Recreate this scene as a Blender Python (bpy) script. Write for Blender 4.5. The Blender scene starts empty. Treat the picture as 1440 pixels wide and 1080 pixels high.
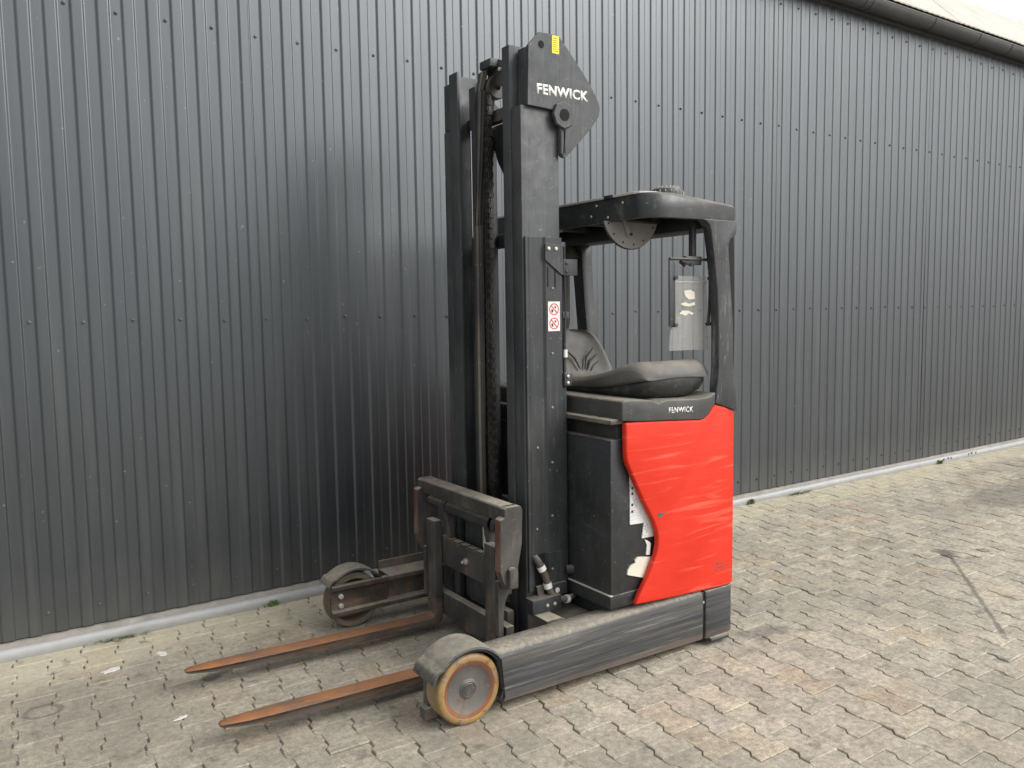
import bpy, bmesh, math, random
from mathutils import Vector, Matrix
R = random.Random(7)
S = bpy.context.scene
C = S.collection

# ------------------------------------------------------------------ camera
CAM_H, FPX, YAW, PITCH, ROLL = 1.6, 1153.645, 0.5901, 0.0896, 0.0144
cy, sy, cp, sp = math.cos(YAW), math.sin(YAW), math.cos(PITCH), math.sin(PITCH)
fw = Vector((sy*cp, cy*cp, -sp)); rt = Vector((cy, -sy, 0)); dn = fw.cross(rt)
cr, sr = math.cos(ROLL), math.sin(ROLL)
r2 = rt*cr + dn*sr; d2 = -rt*sr + dn*cr
cam = bpy.data.cameras.new('camera'); camo = bpy.data.objects.new('camera', cam); C.objects.link(camo)
m = Matrix((( r2.x, -d2.x, -fw.x, 0), (r2.y, -d2.y, -fw.y, 0), (r2.z, -d2.z, -fw.z, CAM_H), (0, 0, 0, 1)))
camo.matrix_world = m
cam.sensor_width = 36; cam.sensor_fit = 'HORIZONTAL'; cam.lens = FPX/1440*36
cam.clip_start = 0.05; cam.clip_end = 3000
S.camera = camo
S.render.resolution_x, S.render.resolution_y = 1024, 768

# ------------------------------------------------------------------ light: overcast day
SUN_EL, SUN_AZ = math.radians(38), math.radians(141)   # azimuth clockwise from +Y
w = bpy.data.worlds.new('World'); S.world = w; w.use_nodes = True
nt = w.node_tree
sky = nt.nodes.new('ShaderNodeTexSky'); sky.sky_type = 'NISHITA'; sky.sun_disc = False
sky.sun_elevation = SUN_EL; sky.sun_rotation = SUN_AZ; sky.air_density = 1.0; sky.dust_density = 6.0; sky.ozone_density = 1.0
hs = nt.nodes.new('ShaderNodeHueSaturation'); hs.inputs['Saturation'].default_value = 0.2
nt.links.new(sky.outputs[0], hs.inputs['Color'])
cl = nt.nodes.new('ShaderNodeMix'); cl.data_type = 'RGBA'; cl.inputs[0].default_value = 0.5; cl.inputs[7].default_value = (5.6, 5.75, 5.9, 1)   # even cloud cover
nt.links.new(hs.outputs[0], cl.inputs[6])
bg = nt.nodes['Background']; nt.links.new(cl.outputs[2], bg.inputs['Color']); bg.inputs['Strength'].default_value = 0.15
sl = bpy.data.lights.new('sun', 'SUN'); sl.energy = 1.05; sl.angle = math.radians(30); sl.color = (1, 0.98, 0.95)
so = bpy.data.objects.new('sun', sl); C.objects.link(so)
sd = Vector((math.sin(SUN_AZ)*math.cos(SUN_EL), math.cos(SUN_AZ)*math.cos(SUN_EL), math.sin(SUN_EL)))
so.rotation_euler = sd.to_track_quat('Z', 'Y').to_euler(); so.location = sd*30
S.view_settings.view_transform = 'Standard'; S.view_settings.look = 'None'
S.view_settings.exposure = 0.7; S.view_settings.gamma = 1

# ------------------------------------------------------------------ node helpers
class NT:
    def __init__(s, name):
        s.m = bpy.data.materials.new(name); s.m.use_nodes = True; s.t = s.m.node_tree
        s.b = s.t.nodes['Principled BSDF']
    def n(s, typ, **kw):
        x = s.t.nodes.new(typ)
        for k, v in kw.items(): setattr(x, k, v)
        return x
    def put(s, sock, v):
        if hasattr(v, 'links'): s.t.links.new(v, sock)
        elif isinstance(v, (tuple, list)) and len(v) == 3 and sock.type == 'RGBA': sock.default_value = (*v, 1)
        else: sock.default_value = v
    def obj(s): return s.n('ShaderNodeTexCoord').outputs['Object']
    def pos(s): return s.n('ShaderNodeNewGeometry').outputs['Position']
    def nrm(s):
        return s.xyz(s.n('ShaderNodeNewGeometry').outputs['Normal'])
    def xyz(s, v):
        x = s.n('ShaderNodeSeparateXYZ'); s.put(x.inputs[0], v); return x.outputs
    def mp(s, v, sc, loc=(0, 0, 0)):
        x = s.n('ShaderNodeMapping'); s.put(x.inputs[0], v); x.inputs['Scale'].default_value = sc; x.inputs['Location'].default_value = loc
        return x.outputs[0]
    def noise(s, v, sc, det=4, ro=0.55, dist=0):
        x = s.n('ShaderNodeTexNoise'); s.put(x.inputs['Vector'], v); x.inputs['Scale'].default_value = sc
        x.inputs['Detail'].default_value = det; x.inputs['Roughness'].default_value = ro; x.inputs['Distortion'].default_value = dist
        return x.outputs['Fac']
    def rng(s, v, a, b, c=0.0, d=1.0, smooth=False):
        x = s.n('ShaderNodeMapRange'); s.put(x.inputs[0], v)
        if smooth: x.interpolation_type = 'SMOOTHSTEP'
        for i, k in enumerate((a, b, c, d)): x.inputs[i+1].default_value = k
        return x.outputs[0]
    def mth(s, op, a, b=0.0, c=0.0):
        x = s.n('ShaderNodeMath', operation=op)
        for i, k in enumerate((a, b, c)): s.put(x.inputs[i], k)
        return x.outputs[0]
    def mix(s, f, a, b, mode='MIX'):
        x = s.n('ShaderNodeMix', data_type='RGBA', blend_type=mode)
        s.put(x.inputs[0], f); s.put(x.inputs[6], a); s.put(x.inputs[7], b); return x.outputs[2]
    def scale(s, col, f):   # colour times scalar
        x = s.n('ShaderNodeVectorMath', operation='SCALE'); s.put(x.inputs[0], col); s.put(x.inputs['Scale'], f); return x.outputs[0]
    def rgb(s, c):
        x = s.n('ShaderNodeRGB'); x.outputs[0].default_value = (*c, 1); return x.outputs[0]
    def bump(s, h, st=0.2, d=0.01):
        x = s.n('ShaderNodeBump'); s.put(x.inputs['Height'], h); x.inputs['Strength'].default_value = st; x.inputs['Distance'].default_value = d
        s.t.links.new(x.outputs[0], s.b.inputs['Normal'])
    def set(s, **kw):
        for k, v in kw.items(): s.put(s.b.inputs[k.replace('_', ' ')], v)

DUST = (0.34, 0.30, 0.235)
def painted(name, col, rough=0.45, dust=0.6, smear=0.12, scr=None, scol=(0.28, 0.27, 0.25), var=0.3, rust=0.0, metal=0.0, samt=0.7):
    n = NT(name); o = n.obj(); z = n.nrm()[2]
    v = n.rng(n.noise(o, 5), 0.3, 0.7, 1-var, 1+var)
    c = n.scale(n.rgb(col), v)
    if rust:
        rm = n.rng(n.noise(o, 9, 8, 0.7), 0.62-rust*0.3, 0.72-rust*0.2)
        c = n.mix(n.mth('MULTIPLY', rm, 0.8), c, (0.13, 0.055, 0.022))
    if scr:
        sm = n.rng(n.noise(n.mp(o, scr), 1.0, 5, 0.6), 0.56, 0.70)
        pat = n.rng(n.noise(o, 3.0), 0.35, 0.6)
        c = n.mix(n.mth('MULTIPLY', n.mth('MULTIPLY', sm, pat), samt), c, scol)
        fine = n.rng(n.noise(n.mp(o, tuple(k*3 for k in scr)), 1.0, 3, 0.6), 0.64, 0.68)
        c = n.mix(n.mth('MULTIPLY', fine, samt*0.6), c, scol)
    sp_ = n.rng(n.noise(o, 70, 2, 0.5), 0.70, 0.74)
    c = n.mix(n.mth('MULTIPLY', sp_, 0.35), c, (0.32, 0.30, 0.27))
    up = n.rng(z, 0.35, 0.9, smooth=True)
    dm = n.mth('MULTIPLY', n.mth('MULTIPLY', up, n.rng(n.noise(o, 14, 6, 0.65), 0.25, 0.6, 0.35, 1.0)), dust)
    sm2 = n.mth('MULTIPLY', n.rng(n.noise(n.mp(o, (1, 1, 0.35)), 6, 6, 0.65), 0.42, 0.75), smear)
    d = n.mth('MINIMUM', n.mth('ADD', dm, sm2), 1.0)
    c = n.mix(d, c, DUST)
    rr = n.mth('MINIMUM', n.mth('ADD', n.rng(n.noise(o, 20), 0.3, 0.7, rough-0.08, rough+0.1), n.mth('MULTIPLY', d, 0.4)), 0.95)
    n.set(Base_Color=c, Roughness=rr, Metallic=metal)
    n.bump(n.noise(o, 160, 3), 0.12, 0.002)
    return n.m

MT = {}
MT['mast'] = painted('mast_paint', (0.030, 0.035, 0.038), 0.54, 0.5, 0.07, (60, 60, 2.5), (0.16, 0.15, 0.14), samt=0.35)
MT['black'] = painted('black_steel', (0.022, 0.026, 0.028), 0.52, 0.55, 0.06, (50, 50, 4), (0.15, 0.14, 0.13), samt=0.3)
MT['battery'] = painted('battery_steel', (0.017, 0.020, 0.022), 0.42, 0.5, 0.05, (14, 14, 30), (0.12, 0.12, 0.115), samt=0.3)
MT['leg'] = painted('scuffed_leg', (0.032, 0.034, 0.036), 0.5, 0.95, 0.16, (1.8, 45, 45), (0.24, 0.225, 0.205), samt=1.0)
MT['dusty'] = painted('dusty_steel', (0.06, 0.055, 0.05), 0.7, 1.0, 0.45, rust=0.25)
MT['channel'] = painted('greasy_channel', (0.04, 0.033, 0.026), 0.55, 0.65, 0.18, (4, 40, 40), (0.14, 0.11, 0.08), rust=0.4)
MT['carriage'] = painted('carriage_steel', (0.040, 0.039, 0.037), 0.5, 0.85, 0.14, (30, 30, 8), (0.17, 0.15, 0.13), rust=0.12, samt=0.45)
MT['plastic'] = painted('grey_plastic', (0.040, 0.041, 0.041), 0.5, 0.55, 0.12, (4, 40, 30), (0.16, 0.155, 0.145), var=0.12, samt=0.25)
MT['guard'] = painted('guard_paint', (0.020, 0.022, 0.023), 0.4, 0.5, 0.05, (12, 12, 12), (0.2, 0.2, 0.19), samt=0.3)
MT['pillar'] = painted('worn_pillar', (0.026, 0.030, 0.032), 0.48, 0.4, 0.07, (45, 30, 6), (0.26, 0.27, 0.27), samt=0.6)
MT['seat'] = painted('seat_vinyl', (0.085, 0.083, 0.078), 0.6, 0.42, 0.2, var=0.15)
MT['rubber'] = painted('black_rubber', (0.018, 0.018, 0.018), 0.6, 0.4, 0.1)
MT['chain'] = painted('chain_grease', (0.020, 0.018, 0.016), 0.4, 0.3, 0.1, rust=0.05)
MT['worn_red'] = painted('worn_red_primer', (0.10, 0.035, 0.028), 0.6, 0.6, 0.35, (30, 30, 10), (0.05, 0.05, 0.05), samt=0.7)
MT['steel'] = painted('bright_steel', (0.5, 0.49, 0.47), 0.3, 0.2, 0.1, metal=0.9, var=0.1)
MT['zinc'] = painted('zinc_bolt', (0.55, 0.53, 0.49), 0.4, 0.2, 0.1, metal=0.5, var=0.1)
MT['disc'] = painted('grey_disc', (0.25, 0.243, 0.228), 0.6, 0.3, 0.3, var=0.15)
MT['hose'] = painted('dusty_hose', (0.07, 0.06, 0.05), 0.6, 0.5, 0.5)
MT['white'] = painted('white_plastic', (0.72, 0.71, 0.68), 0.5, 0.4, 0.15, var=0.08)
MT['rim'] = painted('grey_rim', (0.085, 0.080, 0.072), 0.65, 0.4, 0.22, (20, 20, 20), (0.035, 0.03, 0.027), var=0.4, rust=0.3, samt=0.8)
MT['dirty_tread'] = painted('dirty_tread', (0.24, 0.17, 0.075), 0.6, 0.3, 0.75)
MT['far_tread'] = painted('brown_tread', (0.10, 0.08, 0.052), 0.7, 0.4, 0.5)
MT['yellow'] = painted('yellow_sticker', (0.80, 0.62, 0.01), 0.5, 0.1, 0.05, var=0.05)
MT['red_mark'] = painted('red_mark', (0.60, 0.06, 0.05), 0.5, 0.1, 0.05, var=0.1)
MT['black_mark'] = painted('black_mark', (0.03, 0.03, 0.03), 0.5, 0.1, 0.1, var=0.1)
MT['beige_paper'] = painted('torn_paper', (0.62, 0.58, 0.48), 0.8, 0.1, 0.25, var=0.15)
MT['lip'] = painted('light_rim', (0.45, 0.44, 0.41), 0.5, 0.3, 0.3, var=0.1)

def leg_mat():
    n = NT('scuffed_leg_streaks'); o = n.obj(); z = n.nrm()[2]
    s1 = n.noise(n.mp(o, (1.3, 40, 38)), 1.0, 6, 0.62, 0.0); s2 = n.noise(n.mp(o, (2.4, 120, 110)), 1.0, 5, 0.65); s3 = n.noise(n.mp(o, (0.9, 14, 13), (3, 1, 2)), 1.0, 3, 0.5)
    c = n.mix(n.rng(s1, 0.35, 0.65), (0.020, 0.022, 0.024), (0.066, 0.067, 0.067))
    c = n.mix(n.mth('MULTIPLY', n.rng(s2, 0.56, 0.68), 0.6), c, (0.20, 0.192, 0.178))
    c = n.mix(n.mth('MULTIPLY', n.rng(s2, 0.46, 0.36), 0.7), c, (0.016, 0.017, 0.018))
    c = n.mix(n.mth('MULTIPLY', n.rng(s3, 0.54, 0.74), 0.35), c, (0.15, 0.128, 0.10))
    low = n.rng(n.mth('ADD', n.xyz(o)[2], n.mth('MULTIPLY', n.noise(o, 7, 5), 0.05)), -0.045, -0.085)
    c = n.mix(n.mth('MULTIPLY', low, 0.5), c, (0.16, 0.115, 0.085))
    up = n.mth('MULTIPLY', n.rng(z, 0.3, 0.85, smooth=True), n.rng(n.noise(o, 22, 7, 0.68), 0.3, 0.6, 0.45, 1.0))
    c = n.mix(up, c, n.mix(n.rng(n.noise(o, 45, 4, 0.6), 0.4, 0.62), (0.33, 0.29, 0.225), (0.20, 0.18, 0.15)))
    n.set(Base_Color=c, Roughness=n.mth('MULTIPLY_ADD', up, 0.3, 0.58)); n.bump(n.mth('ADD', s2, n.noise(o, 120, 3)), 0.3, 0.003); return n.m
MT['leg'] = leg_mat()
def tyre_yellow():
    n = NT('polyurethane_tyre'); o = n.obj()
    c = n.mix(n.rng(n.noise(o, 8, 5), 0.35, 0.65), (0.33, 0.195, 0.048), (0.23, 0.115, 0.030))
    c = n.mix(n.mth('MULTIPLY', n.rng(n.noise(o, 16, 8, 0.7), 0.42, 0.60), 0.8), c, (0.24, 0.19, 0.125))
    c = n.mix(n.mth('MULTIPLY', n.rng(n.noise(o, 30, 6, 0.7), 0.54, 0.64), 0.85), c, (0.085, 0.05, 0.025))
    n.set(Base_Color=c, Roughness=0.55); n.bump(n.noise(o, 60, 4), 0.3, 0.004); return n.m
MT['tyre'] = tyre_yellow()
def rusty(name, a, b, side):
    n = NT(name); o = n.obj(); z = n.nrm()[2]
    top = n.mix(n.rng(n.noise(o, 12, 7, 0.7), 0.3, 0.7), a, b)
    sd_ = n.mix(n.rng(n.noise(n.mp(o, (6, 25, 25)), 1.5, 7, 0.7), 0.45, 0.65), side, (0.13, 0.075, 0.04))
    up = n.rng(z, 0.3, 0.8)
    tipw = n.rng(n.mth('ADD', n.xyz(o)[0], n.mth('MULTIPLY', n.noise(o, 6, 5), 0.5)), -0.35, 0.75)
    top = n.mix(n.mth('MULTIPLY', tipw, 0.75), top, (0.17, 0.085, 0.048))
    c = n.mix(up, sd_, top)
    c = n.mix(n.mth('MULTIPLY', n.rng(n.noise(n.mp(o, (5, 40, 40)), 1.4, 6, 0.7), 0.55, 0.72), 0.6), c, (0.25, 0.18, 0.12))
    c = n.mix(n.mth('MULTIPLY', n.rng(n.noise(n.mp(o, (3, 10, 10)), 1.5, 5, 0.6), 0.52, 0.62), 0.6), c, (0.10, 0.075, 0.06))
    n.set(Base_Color=c, Roughness=0.8); n.bump(n.noise(o, 90, 4), 0.3, 0.003); return n.m
MT['rust'] = rusty('rusty_fork', (0.32, 0.128, 0.041), (0.19, 0.088, 0.043), (0.060, 0.048, 0.040))
MT['rustring'] = painted('rust_ring', (0.17, 0.05, 0.015), 0.8, 0.2, 0.25, rust=0.5, var=0.5)

def red_panel():
    n = NT('red_panel'); o = n.obj()
    c = n.mix(n.rng(n.noise(o, 3.5, 4), 0.3, 0.7), (0.56, 0.022, 0.0075), (0.62, 0.029, 0.010))
    s1 = n.rng(n.noise(n.mp(o, (2.6, 5, 34), (3, 0, 1)), 1.0, 3, 0.45, 0.6), 0.56, 0.72)
    c = n.mix(n.mth('MULTIPLY', s1, 0.7), c, (0.70, 0.13, 0.08))
    s2 = n.rng(n.noise(n.mp(o, (3.5, 5, 80)), 1.0, 4, 0.6, 0.3), 0.64, 0.72)
    c = n.mix(n.mth('MULTIPLY', s2, 0.35), c, (0.50, 0.06, 0.04))
    # scuffed corner: real abrasion low on the rear edge and a gouge near the cut-away
    x = n.xyz(o)
    g = n.mth('ADD', n.mth('POWER', n.mth('MULTIPLY', n.mth('SUBTRACT', x[0], 0.255), 13.0), 2.0), n.mth('POWER', n.mth('MULTIPLY', n.mth('SUBTRACT', x[2], -0.335), 30.0), 2.0))
    gm = n.mth('MULTIPLY', n.rng(g, 1.0, 0.2), n.rng(n.noise(n.mp(o, (20, 20, 130)), 1.0, 4), 0.50, 0.60))
    c = n.mix(gm, c, (0.10, 0.06, 0.05))
    d = n.rng(n.noise(n.mp(o, (9, 9, 16)), 1.6, 7, 0.72), 0.70, 0.76)
    c = n.mix(n.mth('MULTIPLY', d, 0.5), c, (0.16, 0.05, 0.04))
    n.set(Base_Color=c, Roughness=n.rng(n.noise(o, 12, 4), 0.3, 0.7, 0.5, 0.68), Specular_IOR_Level=0.3)
    n.bump(n.noise(n.mp(o, (1.5, 2, 5)), 2.2, 2), 0.2, 0.02); return n.m
MT['red'] = red_panel()

def wall_mat():
    n = NT('coated_sheet'); p = n.pos()
    c = n.scale(n.rgb((0.019, 0.0212, 0.0235)), n.rng(n.noise(n.mp(p, (0.7, 1, 0.5)), 1.2, 4), 0.3, 0.7, 0.85, 1.15))
    st = n.rng(n.noise(n.mp(p, (16, 1, 0.6)), 1.0, 5, 0.6), 0.5, 0.8)
    c = n.mix(n.mth('MULTIPLY', st, 0.18), c, (0.16, 0.155, 0.145))
    spk = n.rng(n.noise(p, 38, 2, 0.4), 0.74, 0.78)
    c = n.mix(n.mth('MULTIPLY', spk, 0.4), c, (0.3, 0.3, 0.29))
    spl = n.mth('MULTIPLY', n.rng(n.mth('ADD', n.xyz(p)[2], n.mth('MULTIPLY', n.noise(n.mp(p, (5, 1, 2)), 1.5, 6, 0.65), 0.5)), 0.62, 0.22), 0.20)
    c = n.mix(spl, c, (0.17, 0.155, 0.13))
    n.set(Base_Color=c, Roughness=n.rng(n.noise(n.mp(p, (3, 1, 0.8)), 1.5, 4), 0.3, 0.7, 0.36, 0.42))
    n.b.inputs['IOR'].default_value = 1.88; n.b.inputs['Specular Tint'].default_value = (0.89, 0.955, 1.0, 1)
    n.bump(n.noise(n.mp(p, (3.0, 1, 0.35)), 1.6, 2), 0.10, 0.03); return n.m
MT['wall'] = wall_mat()
def simple(name, col, rough, var=0.15, sc=6, metal=0.0, spots=None):
    n = NT(name); p = n.pos()
    c = n.scale(n.rgb(col), n.rng(n.noise(p, sc, 6, 0.65), 0.3, 0.7, 1-var, 1+var))
    if spots:
        c = n.mix(n.mth('MULTIPLY', n.rng(n.noise(n.mp(p, (2.2, 2, 9)), 2.5, 8, 0.72), 0.50, 0.70), 0.7), c, spots)
    n.set(Base_Color=c, Roughness=rough, Metallic=metal); n.bump(n.noise(p, 60, 4), 0.2, 0.004); return n.m
MT['plinth'] = simple('plinth_coat', (0.32, 0.322, 0.318), 0.5, 0.12, 5, spots=(0.26, 0.25, 0.22))
MT['sillstone'] = simple('sill_concrete', (0.24, 0.222, 0.195), 0.85, 0.25, 9)
MT['gutter'] = simple('gutter_metal', (0.05, 0.052, 0.055), 0.45, 0.2)
MT['core'] = simple('dark_core', (0.03, 0.03, 0.032), 0.8)
MT['roofsheet'] = simple('roof_sheet', (0.46, 0.43, 0.38), 0.75, 0.10, 3)
MT['screw'] = simple('wall_screw', (0.07, 0.075, 0.08), 0.35, 0.1)
MT['leaf'] = simple('weed_leaf', (0.12, 0.17, 0.045), 0.6, 0.35, 40)
MT['shade_black'] = simple('painted_shade', (0.004, 0.004, 0.004), 0.9, 0.1)  # near-black that paints the shade of holes and slots onto solid pieces
MT['sand'] = simple('joint_sand', (0.15, 0.135, 0.105), 0.95, 0.5, 14)
MT['yard'] = simple('yard_ground', (0.20, 0.185, 0.16), 0.9, 0.25, 2)

def paver_mat(name, individual):
    n = NT(name); p = n.pos(); x = n.xyz(p)
    if individual: r = n.n('ShaderNodeObjectInfo').outputs['Random']
    else: r = n.n('ShaderNodeAttribute', attribute_name='rnd').outputs['Fac']
    rp = n.n('ShaderNodeValToRGB'); n.put(rp.inputs[0], r)
    el = rp.color_ramp.elements; el[0].position = 0; el[0].color = (0.325, 0.296, 0.238, 1); el[1].position = 1; el[1].color = (0.430, 0.384, 0.298, 1)
    for po, c_ in ((0.3, (0.380, 0.343, 0.272)), (0.55, (0.415, 0.370, 0.287)), (0.78, (0.358, 0.326, 0.265)), (0.92, (0.380, 0.315, 0.230))):
        e = el.new(po); e.color = (*c_, 1)
    c = rp.outputs[0]
    c = n.scale(c, n.rng(n.noise(p, 9, 6, 0.65), 0.3, 0.7, 0.76, 1.2))
    c = n.scale(c, n.rng(n.noise(p, 38, 5, 0.7), 0.32, 0.68, 0.66, 1.32))
    c = n.scale(c, n.rng(n.noise(p, 170, 3, 0.6), 0.3, 0.7, 0.72, 1.26))
    # trodden grime in broad patches, cleaner yellowish strip along the wall foot
    wob = n.mth('ADD', x[1], n.mth('MULTIPLY', n.noise(p, 1.6, 4), 0.5))
    clean = n.rng(wob, 4.12, 4.45, smooth=True)
    c = n.mix(n.mth('MULTIPLY', clean, 0.55), c, (0.47, 0.43, 0.31))
    grime = n.mth('MULTIPLY', n.rng(n.noise(n.mp(p, (0.8, 1.2, 1), (4, 1, 0)), 1.3, 5, 0.6), 0.45, 0.68), n.mth('SUBTRACT', 1.0, clean))
    c = n.mix(n.mth('MULTIPLY', grime, 0.42), c, (0.18, 0.164, 0.136))
    left = n.mth('MULTIPLY', n.rng(x[0], 2.6, 1.2, smooth=True), n.mth('SUBTRACT', 1.0, clean))  # stones toned darker brown towards low x
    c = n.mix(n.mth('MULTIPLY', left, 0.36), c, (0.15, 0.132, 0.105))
    red = n.mth('MULTIPLY', n.rng(n.noise(n.mp(p, (1, 1, 1), (9, 3, 0)), 2.4, 5, 0.65), 0.58, 0.72), 0.30)
    c = n.mix(red, c, (0.30, 0.215, 0.14))
    blot = n.rng(n.noise(n.mp(p, (1, 1, 1), (2, 7, 0)), 8.5, 5, 0.6), 0.60, 0.68)
    c = n.mix(n.mth('MULTIPLY', blot, 0.5), c, (0.085, 0.08, 0.07))
    pale = n.rng(n.noise(n.mp(p, (1, 1, 1), (5, 2, 0)), 11, 6, 0.7), 0.62, 0.74)
    c = n.mix(n.mth('MULTIPLY', pale, 0.45), c, (0.46, 0.44, 0.38))
    # oil: a dripped line with a blot at its head, black scuff by the fork tip, a round tyre mark
    def seg(ax, ay, bx, by, w0, amt, c):
        dx, dy = bx-ax, by-ay; L2 = dx*dx+dy*dy
        t = n.mth('ADD', n.mth('MULTIPLY', n.mth('SUBTRACT', x[0], ax), dx/L2), n.mth('MULTIPLY', n.mth('SUBTRACT', x[1], ay), dy/L2))
        t = n.mth('MINIMUM', n.mth('MAXIMUM', t, 0.0), 1.0)
        ex = n.mth('SUBTRACT', x[0], n.mth('MULTIPLY_ADD', t, dx, ax)); ey = n.mth('SUBTRACT', x[1], n.mth('MULTIPLY_ADD', t, dy, ay))
        dd = n.mth('SQRT', n.mth('ADD', n.mth('MULTIPLY', ex, ex), n.mth('MULTIPLY', ey, ey)))
        dd = n.mth('SUBTRACT', dd, n.mth('MULTIPLY', n.mth('SUBTRACT', n.noise(p, 14, 4), 0.5), w0*2.2))
        return n.mix(n.mth('MULTIPLY', n.rng(dd, w0*1.25, w0*0.5), amt), c, (0.07, 0.066, 0.06))
    c = seg(5.173, 2.716, 4.126, 1.895, 0.014, 0.6, c)
    c = seg(5.21, 2.80, 5.16, 2.70, 0.06, 0.75, c)
    c = seg(0.82, 3.66, 0.90, 3.70, 0.035, 0.8, c)
    c = seg(6.9, 3.25, 8.1, 3.35, 0.28, 0.45, c)
    c = seg(3.12, 2.60, 3.3, 2.55, 0.06, 0.45, c)
    hx = n.mth('SUBTRACT', x[0], 0.183); hy = n.mth('SUBTRACT', x[1], 3.746)
    rr = n.mth('SQRT', n.mth('ADD', n.mth('MULTIPLY', hx, hx), n.mth('MULTIPLY', n.mth('MULTIPLY', hy, hy), 1.4)))
    ring = n.rng(n.mth('ABSOLUTE', n.mth('SUBTRACT', n.mth('ADD', rr, n.mth('MULTIPLY', n.noise(p, 16, 3), 0.04)), 0.085)), 0.016, 0.006)
    c = n.mix(n.mth('MULTIPLY', ring, 0.5), c, (0.07, 0.067, 0.06))
    n.set(Base_Color=c, Roughness=0.88)
    n.b.inputs['Specular IOR Level'].default_value = 0.3
    n.bump(n.mth('ADD', n.noise(p, 220, 4, 0.6), n.mth('MULTIPLY', n.noise(p, 22, 4), 2.0)), 0.35, 0.004); return n.m
MT['paver_one'] = paver_mat('paver_concrete', True)
MT['paver_many'] = paver_mat('paver_concrete_far', False)

def clear_mat():
    n = NT('clear_plastic'); o = n.obj()
    tr = n.n('ShaderNodeBsdfTransparent'); tr.inputs[0].default_value = (0.93, 0.93, 0.92, 1)
    haze = n.mth('ADD', n.rng(n.noise(o, 9, 6, 0.65), 0.3, 0.75, 0.16, 0.34), n.mth('MULTIPLY', n.rng(n.noise(n.mp(o, (6, 6, 40)), 1, 5), 0.6, 0.7), 0.2))
    n.set(Base_Color=(0.50, 0.49, 0.47), Roughness=0.25)
    mx = n.n('ShaderNodeMixShader'); n.put(mx.inputs[0], haze); n.t.links.new(tr.outputs[0], mx.inputs[1]); n.t.links.new(n.b.outputs[0], mx.inputs[2])
    n.t.links.new(mx.outputs[0], n.t.nodes['Material Output'].inputs[0]); return n.m
MT['clear'] = clear_mat()
def worn_letter():
    n = NT('worn_lettering'); o = n.obj()
    c = n.mix(n.rng(n.noise(o, 55, 4, 0.6), 0.58, 0.64), (0.72, 0.71, 0.69), (0.045, 0.045, 0.045))
    n.set(Base_Color=c, Roughness=0.6); return n.m
MT['worn_letter'] = worn_letter()
def print_mat():
    n = NT('printed_label'); o = n.obj()
    l = n.mth('MULTIPLY', n.rng(n.noise(n.mp(o, (90, 1, 260)), 1, 2), 0.52, 0.58), n.rng(n.noise(o, 22, 2), 0.4, 0.55))
    c = n.mix(n.mth('MULTIPLY', l, 0.55), (0.62, 0.62, 0.61), (0.13, 0.13, 0.14))
    n.set(Base_Color=c, Roughness=0.5); return n.m
MT['printed'] = print_mat()

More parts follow.
